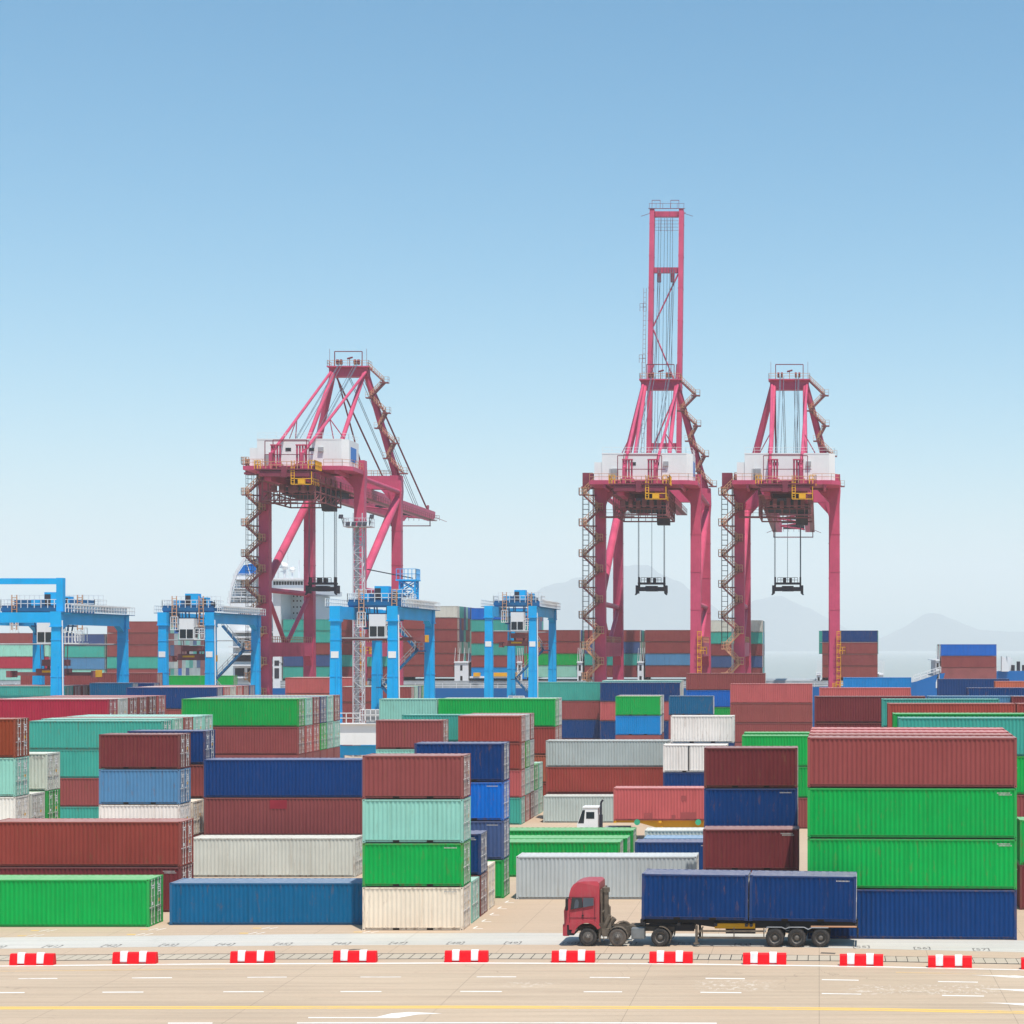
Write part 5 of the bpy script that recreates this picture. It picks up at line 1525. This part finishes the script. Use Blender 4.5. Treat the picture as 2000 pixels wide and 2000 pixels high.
    mb = MB(); mb.rail([(-hx - 0.4, yt - 2.2, Hh + 0.75), (hx + 0.4, yt - 2.2, Hh + 0.75), (hx + 0.4, yt + 2.2, Hh + 0.75)], 1.2, 0.9, 0.08); mb.rail([(-hx - 0.4, yt - 2.2, Hh + 0.75), (-hx - 0.4, yt + 2.2, Hh + 0.75)], 1.2, 0.9, 0.08); mb.rail([(-hx - 0.3, yt + 2.1, Hh + 0.75), (hx, yt + 2.1, Hh + 0.75)], 1.9, 0.7, 0.08)
    mb.build('trolley_rail', M['white'], tro)
    mb = MB()
    for x_ in (-hx + 1.6, hx - 1.6):
        for q in (-0.35, 0.35): mb.beam((x_ + q, yt - 2.4, Hh - 2.4), (x_ + q, yt - 2.4, Hh + 2.6), 0.12, 0.12)
        for q in range(9): mb.beam((x_ - 0.35, yt - 2.4, Hh - 2.2 + q * 0.55), (x_ + 0.35, yt - 2.4, Hh - 2.2 + q * 0.55), 0.09, 0.09)
    mb.build('ladder', M['stair'], tro)
    mb = MB()
    for x_ in (-hx + 1.6,): mb.rail([(x_ - 0.55, yt - 2.5, Hh - 2.7), (x_ + 0.6, yt - 2.5, Hh - 2.7)], 2.0, 0.35, 0.09); mb.box(x_ - 0.6, x_ + 0.6, yt - 2.6, yt - 2.0, Hh - 2.8, Hh - 2.7)
    mb.rail([(hx - 2.4, yt - 2.3, Hh - 4.0), (hx - 0.6, yt - 2.3, Hh - 4.0)], 1.9, 0.45, 0.09)
    mb.build('ladder_cage', M['white'], tro)
    cb = MB(); cx0 = -0.95
    cb.box(cx0, cx0 + 2.3, yt - 3.6, yt - 1.6, Hh - 4.3, Hh - 1.0)
    cab_ = cb.build('operator_cab', M['white'], root)
    mb = MB(); mb.box(cx0 + 0.12, cx0 + 1.08, yt - 3.64, yt - 3.58, Hh - 4.1, Hh - 2.7); mb.box(cx0 + 1.22, cx0 + 2.18, yt - 3.64, yt - 3.58, Hh - 4.1, Hh - 2.7); mb.box(cx0 + 2.28, cx0 + 2.33, yt - 3.4, yt - 1.8, Hh - 4.0, Hh - 2.4); mb.build('window', M['glass'], cab_)
    # spreader hung on ropes
    sw_ = 6.05 if spread == 'wide' else 3.2
    mb = MB()
    mb.box(-sw_, sw_, yt - 0.25, yt + 0.25, zsp, zsp + 0.5); mb.box(-2.2, 2.2, yt - 1.0, yt + 1.0, zsp + 0.1, zsp + 1.0); mb.box(-1.4, 2.0, yt - 0.9, yt + 0.9, zsp + 1.4, zsp + 2.3)
    for sx in (-1, 1):
        mb.box(sx * sw_ - 0.3, sx * sw_ + 0.3, yt - 1.2, yt + 1.2, zsp - 0.25, zsp + 0.7); mb.tube((sx * 1.6, yt - 0.6, zsp + 1.0), (sx * 1.9, yt - 0.6, Hh), 0.06, 5); mb.tube((sx * 1.6, yt + 0.6, zsp + 1.0), (sx * 1.9, yt + 0.6, Hh), 0.06, 5); mb.tube((sx * 0.8, yt, zsp + 0.9), (sx * 0.8, yt, zsp + 1.5), 0.2, 6)
    sp = mb.build('spreader', M['stair_dark'], root)
    mb = MB(); mb.box(-1.3, 0.6, yt - 1.04, yt - 0.9, zsp + 0.45, zsp + 0.75); mb.box(sw_ + 0.31, sw_ + 0.4, yt - 1.1, yt + 1.1, zsp - 0.2, zsp + 0.8); mb.build('spreader_trim', M['yellow'], sp)
    # access stairs on the far right leg
    if stairs:
        md = MB(); mr = MB()
        y_ = span - 2.0
        zz = [(hx - 0.9, 9.0), (hx - 1.4, 9.2), (hx - 4.6, 4.0), (hx - 1.2, 1.4)]
        top = (hx - 5.2, Hh - 2.0)
        top = (hx - 5.0, Hh - 1.9)
        seq = [top, (hx - 1.4, 16.6), (hx - 6.6, 11.2), (hx - 2.6, 6.8)]
        for (x1, z1), (x2, z2) in zip(seq[:-1], seq[1:]):
            md.beam((x1, y_, z1), (x2, y_, z2), 0.8, 0.35); mr.rail([(x1, y_ - 0.45, z1), (x2, y_ - 0.45, z2)], 1.1, 1.2, 0.08)
        md.box(hx - 1.7, hx - 0.4, y_ - 0.5, y_ + 1.6, 16.4, 16.6); mr.rail([(hx - 1.7, y_ - 0.5, 16.6), (hx - 0.4, y_ - 0.5, 16.6)], 1.2, 0.5, 0.08); md.box(hx - 7.4, hx - 6.4, y_ - 0.5, y_ + 0.5, 11.0, 11.2)
        s1 = md.build('access_stairs', M['rtg_dark'], root); mr.build('handrail', M['grey'], s1)
    if sill_box:
        mb = MB(); mb.box(-hx + 0.95, hx - 0.85, -1.6, 0.0, 3.8, 6.6); mb.build('power_house', M['white'], root)
        mb = MB(); mb.rail([(-hx + 1.0, -1.9, 6.72), (-0.2, -1.9, 6.72)], 1.4, 0.7, 0.1); mb.rail([(-0.1, -2.0, 7.1), (hx - 1.2, -2.0, 7.1)], 1.5, 0.7, 0.1); mb.box(-hx + 0.9, hx - 1.0, -2.0, -0.1, 6.62, 6.72); mb.build('platform_rail', M['white'], root)
        mb = MB(); mb.box(0.6, 2.4, -1.6, -0.3, 6.73, 8.6); mb.build('cabinet', M['grey'], root)
    mb = MB(); mb.tube((hx + 0.95, -0.3, 3.7), (hx + 0.78, -0.3, Hh - 1.2), 0.09, 6); mb.build('cable_pipe', M['white'], root)
    if lattice:
        mb = MB(); x0, yq = hx - 0.9, span * 0.58
        c4 = [(x0 - 1.1, yq - 1.1), (x0 + 1.1, yq - 1.1), (x0 + 1.1, yq + 1.1), (x0 - 1.1, yq + 1.1)]
        for (u, v) in c4: mb.beam((u, v, Hh), (u * 1.0, v, Hh + 3.9), 0.2, 0.2)
        for q in range(3):
            za, zb = Hh + q * 1.3, Hh + (q + 1) * 1.3
            for (a_, b_) in zip(c4, c4[1:] + c4[:1]):
                mb.beam((*a_, za), (*b_, zb), 0.15, 0.15); mb.beam((*b_, za), (*a_, zb), 0.15, 0.15); mb.beam((*a_, zb), (*b_, zb), 0.16, 0.16)
        mb.box(x0 - 1.6, x0 + 1.4, yq - 1.4, yq + 1.4, Hh + 3.9, Hh + 4.1); mb.build('lattice_tower', M['rtg'], root)
        mb = MB(); mb.rail([(x0 - 1.5, yq - 1.35, Hh + 4.1), (x0 + 1.3, yq - 1.35, Hh + 4.1), (x0 + 1.3, yq + 1.35, Hh + 4.1)], 1.5, 0.5, 0.08); mb.build('tower_rail', M['rtg'], root); mb = MB(); mb.tube((x0 + 0.6, yq, Hh + 4.3), (x0 - 6.0, yq, Hh + 5.6), 0.09, 6); mb.build('lamp_arm', M['dgrey'], root)
    if arch:
        mb = MB()
        for sx in (-1, 1): mb.box(sx * hx - 0.45, sx * hx + 0.45, 0.7, 1.6, Hh + 0.05, Hh + 4.6)
        mb.box(-hx + 0.45, hx - 0.45, 0.72, 1.58, Hh + 3.75, Hh + 4.55); mb.build('arch_frame', M['rtg'], root)
        mb = MB(); mb.box(-hx + 0.5, hx - 0.5, 0.2, 1.2, Hh - 1.5, Hh - 0.1); mb.build('near_tie', M['rtg'], root)
    return root


rtg(250.0, -68, 112, 21.9, 'leftmost blue yard gantry with an arch frame on top', 14.0, arch=True, sill_box=False, zsp=13.0, spread='wide', stairs=False)
rtg(292.0, 319, 411, 22.6, 'blue yard gantry in front of the white ship superstructure', 2.8, zsp=15.0, spread='narrow', sill_box=False)
rtg(252.0, 656, 768, 22.7, 'blue yard gantry with lattice tower and long spreader', 10.0, lattice=True, zsp=18.0, stairs=True)
rtg(322.0, 955, 1041, 24.3, 'blue yard gantry left of the middle red crane', 9.0, zsp=17.3, spread='narrow')

# ------------------------------------------------------------------ lattice light mast
LD = 288.0
lm = thing('light_mast', (X(701, LD), LD, 0), 'tall grey lattice floodlight mast beside the tall blue gantry', 'light mast')
mb = MB(); hw = 0.72; LT = Z(1030, LD)
for sx in (-1, 1):
    for sy in (-1, 1): mb.beam((sx * hw, sy * hw, 0), (sx * hw, sy * hw, LT), 0.17, 0.17)
q = 0.6; k = 0
while q < LT - 1.2:
    for sy in (-1, 1):
        s1 = 1 if k % 2 else -1
        mb.beam((-s1 * hw, sy * hw, q), (s1 * hw, sy * hw, q + 1.25), 0.09, 0.09); mb.beam((-hw, sy * hw, q), (hw, sy * hw, q), 0.09, 0.09)
        mb.beam((sy * hw, -s1 * hw, q), (sy * hw, s1 * hw, q + 1.25), 0.09, 0.09)
    q += 1.25; k += 1
mb.build('lattice_tower', M['mast'], lm)
mb = MB(); mb.box(-0.35, 0.0, -0.3, 0.3, 0, LT); mb.build('cable_ladder', M['grey'], lm)
mb = MB(); mb.box(-2.1, 2.1, -1.6, 1.6, LT, LT + 0.15); mb.rail([(-2.05, -1.55, LT + 0.15), (2.05, -1.55, LT + 0.15), (2.05, 1.55, LT + 0.15)], 1.2, 0.8, 0.08); mb.rail([(-2.05, -1.55, LT + 0.15), (-2.05, 1.55, LT + 0.15)], 1.2, 0.8, 0.08)
for sx in (-1, 1): mb.beam((sx * 2.0, -1.5, LT), (sx * 2.0, -1.5, LT + 1.5), 0.12, 0.12); mb.beam((sx * 0.7, -0.7, LT), (sx * 0.7, -0.7, LT + 2.2), 0.14, 0.14)
mb.build('head_platform', M['mast'], lm)
for i, x_ in enumerate((-2.4, -1.3, -0.4, 0.5, 1.3, 2.4)):
    mb = MB(); zc = LT + (0.5 if i in (1, 2, 3, 4) else 1.6)
    mb.prism([(-1.9, zc - 0.25), (-1.55, zc + 0.3), (-1.4, zc + 0.2), (-1.7, zc - 0.35)], x_ - 0.32, x_ + 0.32, 'x'); mb.beam((x_, -1.5, zc), (x_ * 0.86, -1.5, LT + 0.3), 0.08, 0.08)
    mb.build('floodlight', M['dgrey'], lm)

# ------------------------------------------------------------------ container ship at the quay
SD = 404.0
ship = thing('container_ship', (-40, SD, -3), 'blue-hulled container ship with white superstructure moored behind the cranes', 'ship')
def SL(px, py, D=SD): return (X(px, D) + 40, Z(py, D) + 3)
hull = MB()
sec = []
for px, top in ((-400, 1344), (430, 1344), (860, 1344), (1500, 1344), (1762, 1337), (1790, 1331), (1835, 1316), (1870, 1312), (2000, 1311), (2120, 1309)):
    x_, z_ = SL(px, top)
    fw = 1.0 if px < 1760 else max(0.22, 1 - ((px - 1760) / 420) ** 1.5)
    sec.append((x_, z_, fw))
half = 16.0
for (xa_, za_, wa), (xb_, zb_, wb_) in zip(sec[:-1], sec[1:]):
    for sgn in (-1, 1):
        def pt(x_, z_, wv): return [(x_, half + sgn * half * wv * f, z) for f, z in ((1.0, z_), (0.97, z_ * 0.55 + 0.0), (0.90, 0.2), (0.7, -3.0))]
        A, B_ = pt(xa_, za_, wa), pt(xb_, zb_, wb_)
        for i in range(3):
            q = [A[i + 1], B_[i + 1], B_[i], A[i]]
            hull.face(q if sgn < 0 else q[::-1])
    hull.face([(xa_, half - half * wa, za_), (xb_, half - half * wb_, zb_), (xb_, half + half * wb_, zb_), (xa_, half + half * wa, za_)], 1)
hull.build('hull', [M['hull'], M['deck']], ship)
# hatch coaming / cargo deck
mb = MB()
x0, z0 = SL(-400, 1344); x1, _ = SL(1725, 1344)
xa1, _ = SL(425, 1344); xa2, _ = SL(545, 1344)
mb.box(x0, xa1, 1.0, 31.0, z0 - 0.5, z0 + 1.6); mb.box(xa2, x1, 1.0, 31.0, z0 - 0.5, z0 + 1.6); mb.build('hatch_coaming', M['deck'], ship)
mb = MB(); xb1, zb1 = SL(1838, 1312); xb2, _ = SL(1950, 1312); mb.box(xb1, xb2, 4.0, 28.0, zb1 - 0.3, zb1 + 0.75); mb.build('hatch_coaming', M['shipwhite'], ship)
mb = MB(); mb.rail([(x0, 0.2, z0), (x1, 0.2, z0)], 1.1, 3.0, 0.09); xr, zr = SL(1785, 1331); xr2, zr2 = SL(1838, 1314)
mb.rail([(xr, 0.6, zr), (xr2, 0.9, zr2)], 1.3, 1.5, 0.14); mb.build('deck_rail', M['shipwhite'], ship)
mb = MB()                                                       # bow structure right of the forward bay
for px in (1960, 1975): 
    a_ = SL(px, 1282); b_ = SL(px + 14, 1312)
    mb.prism([(a_[0], a_[1]), (b_[0] - 0.6, a_[1] - 0.4), (b_[0], b_[1]), (a_[0], b_[1])], 4 + (px - 1960) * 0.3, 6 + (px - 1960) * 0.3, 'y')
mb.build('breakwater', M['shipwhite'], ship)
mb = MB(); a_ = SL(1986, 1312)
for q in range(5): mb.tube((a_[0] + q * 1.2, 8, a_[1]), (a_[0] + q * 1.2, 8, a_[1] + 1.4 + (q % 2) * 0.8), 0.4, 8)
mb.build('winch', M['dgrey'], ship)
# lashing bridges: white posts between the bays
lash = MB(); lw = MB()
for px, wd in ((899, 3.0), (1013, 1.1), (1131, 1.1), (1250, 1.3), (1372, 1.3), (541, 1.2), (769, 1.3), (1599, 0.9), (1722, 0.9), (1832, 0.8)):
    x_, zt = SL(px, 1292 if px < 1500 else 1300); zb = SL(px, 1344)[1]
    if px > 1580: zt = SL(px, 1316 if px < 1800 else 1288)[1]
    nr = 6 if px == 899 else 4
    for q in range(nr):
        yq = 1.2 + q * 5.6
        lash.box(x_ - wd / 2, x_ + wd / 2, yq, yq + 0.9, zb, zt)
        if q == 0: lw.box(x_ - 0.25, x_ + 0.25, yq - 0.03, yq + 0.02, zt - 2.0, zt - 0.8); lw.box(x_ - 0.25, x_ + 0.25, yq - 0.03, yq + 0.02, zt - 4.2, zt - 3.2)
    for q in range(4): lash.beam((x_ - wd / 2 + q * wd / 3, 1.3, zt), (x_ - wd / 2 + q * wd / 3 + 0.2, 1.3, zt + 3.0), 0.09, 0.09)
    lash.box(x_ - wd / 2 - 0.1, x_ + wd / 2 + 0.1, 1.0, 30, zt - 0.3, zt - 0.1)
lb = lash.build('lashing_bridge', M['shipwhite'], ship); lw.build('hatch_opening', M['dark'], lb)
# yellow / blue gear and hatch covers lying at mid ship
mb = MB(); a_ = SL(925, 1321); b_ = SL(1010, 1314)
mb.box(a_[0] - 1.0, b_[0], 0.6, 3.5, a_[1] - 0.4, a_[1]); mb.build('hatch_cover', M['shipwhite'], ship)
mb = MB()
for p0, p1 in ((924, 936), (963, 992), (1003, 1009)): mb.box(SL(p0, 1321)[0], SL(p1, 1321)[0], 0.3, 2.0, a_[1], a_[1] + 0.8)
mb.build('stowage_bin', M['yellow'], ship)
# superstructure
sup = MB()
def sbox(mbx, p0, p1, yt_, yb_, d0, d1):
    u0, zt = SL(p0, yt_, SD + d0); u1, zb = SL(p1, yb_, SD + d0)
    mbx.box(u0, u1, d0, d1, zb, zt)
sbox(sup, 533, 548, 1158, 1344, 1.0, 31.0)                     # tall forward block (its narrow side faces us)
sbox(sup, 548.3, 592, 1160, 1250, 9.0, 31.5)
sbox(sup, 530, 594, 1148, 1157, 0.0, 32.0)
sbox(sup, 455, 532, 1233, 1344, 4.0, 28.0)
for yy in (1233, 1243, 1262, 1276, 1298, 1322): sbox(sup, 444 + (yy - 1233) * 0.06, 532.6, yy, yy + 2.6, 1.0, 30.0)
sbox(sup, 449, 531, 1176, 1232, 8.0, 24.0)
acc = sup.build('superstructure', M['shipwhite'], ship)
wn = MB()
for row, yy in enumerate((1163, 1172, 1184, 1196, 1208)):
    for q in range(6): sbox(wn, 552 + q * 6.8, 554.2 + q * 6.8, yy, yy + 3.2, 8.93, 9.02)
for p0, p1, y0_, y1_ in ((459, 477, 1305, 1320), (483, 500, 1305, 1320), (462, 470, 1248, 1256), (478, 486, 1248, 1256), (536, 545, 1290, 1300), (536, 545, 1305, 1325), (458, 500, 1280, 1292), (466, 478, 1192, 1212)):
    sbox(wn, p0, p1, y0_, y1_, 3.9 if p0 < 530 else 0.95, 4.02 if p0 < 530 else 1.02)
wn.build('window', M['dgrey'], acc)
br = MB(); sbox(br, 532, 592, 1132, 1148, 3.0, 29.0); sbox(br, 530, 594, 1129, 1132, 2.0, 30.0); bridge = br.build('bridge', M['shipwhite'], ship)
mb = MB()
for q in range(11): sbox(mb, 534 + q * 5.3, 538 + q * 5.3, 1135.5, 1142.5, 2.9, 3.02)
mb.build('bridge_window', M['glass'], bridge)
fn = MB()
u0, zt = SL(470, 1100); u1, zb = SL(508, 1178)
FD = SD + 10
c0 = SL(450, 1178, FD); c1 = SL(506, 1178, FD); m0 = SL(464, 1122, FD); m1 = SL(506, 1122, FD)
fn.prism([c0, c1, m1, m0], 10, 22, 'y')
fun = fn.build('funnel', M['shipwhite'], ship)
mb = MB(); mb.prism([m0, m1, SL(506, 1098, FD), SL(476, 1104, FD)], 9.9, 22.1, 'y'); mb.build('funnel_band', M['bluepanel'], fun)
mb = MB(); mb.prism([SL(482, 1098, FD), SL(506, 1098, FD), SL(504, 1088, FD), SL(488, 1094, FD)], 11, 20, 'y'); mb.build('funnel_top', M['dgrey'], fun)
mb = MB()
pa = SL(448, 1180, SD + 8); pb = SL(453, 1145, SD + 8); pc = SL(463, 1115, SD + 8); pd = SL(479, 1090, SD + 8)
for p, q in ((pa, pb), (pb, pc), (pc, pd)): mb.beam((p[0], 8, p[1]), (q[0], 8, q[1]), 0.45, 0.6)
mb.beam((pd[0], 8, pd[1]), (pd[0] + 1.5, 8, pd[1] - 5.0), 0.15, 0.15)
mb.build('davit', M['shipwhite'], ship)
mb = MB()
for py in (1132, 1150, 1166, 1178):
    k_ = (py - 1122) / 56.0
    a_ = SL(464 - 14 * k_, py, FD - 2); b_ = SL(508, py, FD - 2)
    mb.box(a_[0] - 0.8, b_[0], 8.0, 9.95, a_[1], a_[1] + 0.18); mb.rail([(a_[0] - 0.7, 8.0, a_[1] + 0.18), (b_[0], 8.0, b_[1] + 0.18)], 1.1, 1.3, 0.1)
mb.build('casing_gallery', M['shipwhite'], ship)
mb = MB()
for px, py, w_, h_ in ((470, 1136, 5, 8), (485, 1140, 7, 6), (474, 1156, 6, 7), (490, 1158, 8, 8), (466, 1171, 5, 5)):
    a_ = SL(px, py, FD); b_ = SL(px + w_, py + h_, FD); mb.box(a_[0], b_[0], 9.93, 10.02, b_[1], a_[1])
mb.build('vent', M['grey'], fun)
mb = MB()
for p0, y0_, y1_, tk in ((543, 1080, 1130, 0.3), (556, 1104, 1130, 0.5), (571, 1112, 1130, 0.3), (584, 1094, 1130, 0.25), (562, 1060, 1130, 0.15)):
    a_, zt = SL(p0, y0_, SD + 14); _, zb = SL(p0, y1_, SD + 14); mb.beam((a_, 14, zb), (a_, 14, zt), tk, tk)
for p0, y0_ in ((540, 1116), (558, 1108)): a_, z_ = SL(p0, y0_, SD + 14); mb.beam((a_ - 2, 14, z_), (a_ + 2.2, 14, z_), 0.25, 0.25)
mb.build('radar_mast', M['shipwhite'], ship)
mb = MB()
for p0, y0_, r_ in ((556, 1106, 0.85), (571, 1113, 0.65), (550, 1101, 0.5)):
    a_, z_ = SL(p0, y0_, SD + 14)
    mb.lathe([(0.001, -r_), (r_ * 0.5, -r_ * 0.87), (r_ * 0.87, -r_ * 0.5), (r_, 0), (r_ * 0.87, r_ * 0.5), (r_ * 0.5, r_ * 0.87), (0.001, r_)], a_, z_, 14, 12)
mb.build('satellite_dome', M['white'], ship, smooth=True)

# containers on deck: each front box is a thing, the rows behind them join the mass
GS = 'containers stowed on the ship deck'
TH = 2.62
BAYS = [  # left px, top py, codes from the top downwards, place, rows of depth, row codes
    (-16, 1236, 'm k w k', 'bay behind the leftmost gantry', 8),
    (90, 1238, 's t l k', 'bay between the first gantry legs', 8),
    (204, 1213, 'm m m t m', 'bay left of the second gantry', 12),
    (549, 1209, 't t m s t', 'bay just right of the superstructure', 7),
    (656, 1209, 'm m m t m', 'bay behind the lattice mast', 7),
    (782, 1183, 'f m m m m m', 'tall bay with a pale top', 12),
    (918, 1187, 'b t m t m c', 'bay left of the fourth gantry', 10),
    (1022, 1230, 'm m g k', 'bay with a green box', 8),
    (1140, 1230, 'm s t m', 'bay behind the middle crane stairs', 8),
    (1259, 1230, 'm m l m', 'bay between the middle crane legs', 8),
    (1380, 1211, 'f t m s m', 'grey-topped bay between the two cranes', 7),
    (1606, 1231, 'n m m m', 'bay behind the right crane leg', 2),
    (1839, 1258, 'b m', 'foremost bay near the bow', 6),
]
mixed = 'mktsmnefmtkmbmsmtem'
for bi, (px, py, cs, place, rows) in enumerate(BAYS):
    x = X(px, SD); codes = cs.split(); z = Z(py, SD) - TH
    n_ = len(codes)
    for i, c in enumerate(codes):
        pos = ('top', 'second down', 'third down', 'fourth down', 'fifth down', 'bottom')[i]
        one_container(x, SD + 1.5, z - i * TH, L40, 2.591, c, f'{PAINT[c][0]} container on the ship, {pos} in the {place}', GS, 0, False)
    zbot = Z(1344, SD) + 1.6
    i = n_
    while z - i * TH > zbot - 1.0:
        MASS.box(x, x + L40, SD + 1.52, SD + 3.9, z - i * TH, z - i * TH + 2.59, 0, PAINT['m'][1]); i += 1
    nt_ = i
    rr = random.Random(bi * 13 + 5)
    for r_ in range(1, rows):
        for i in range(nt_):
            MASS.box(x + 0.02, x + L40 - rr.uniform(0.0, 0.05), SD + 1.5 + r_ * 2.5, SD + 1.5 + r_ * 2.5 + 2.42, z - i * TH, z - i * TH + 2.59, 0, PAINT[rr.choice(mixed)][1])
# two teal boxes peeping out behind the bay at the right crane leg
for i in range(2):
    one_container(X(1603, SD) - 0.4, SD + 9, Z(1231, SD) - TH * (i + 1), 13.7 - 0.4, 2.591, 't', ('teal container peeping out behind the ship bay, upper one', 'teal container peeping out behind the ship bay, lower one')[i], GS, 0, False)
for i in range(3, 6): MASS.box(X(1606, SD), X(1606, SD) + L40, SD + 9, SD + 11.4, Z(1231, SD) - TH * i, Z(1231, SD) - TH * i + 2.59, 0, PAINT['m'][1])

MASS.build('stowed_containers', M['mass'], None, 'lower tiers and inner rows of many coloured containers, mostly hidden', 'containers', 'shipping containers stacked in the yard', 'stuff', colattr=True)
print('containers', COUNT[0], 'mass boxes', len(MASS.v) // 8)

_lab = {}
for o in S.objects:
    if o.get('label'):
        if len(o['label'].split()) > 16: print('LONG', o.name, o['label'])
        _lab.setdefault(o['label'], []).append(o.name)
for k_, v_ in _lab.items():
    if len(v_) > 1: print('DUP', k_, v_)
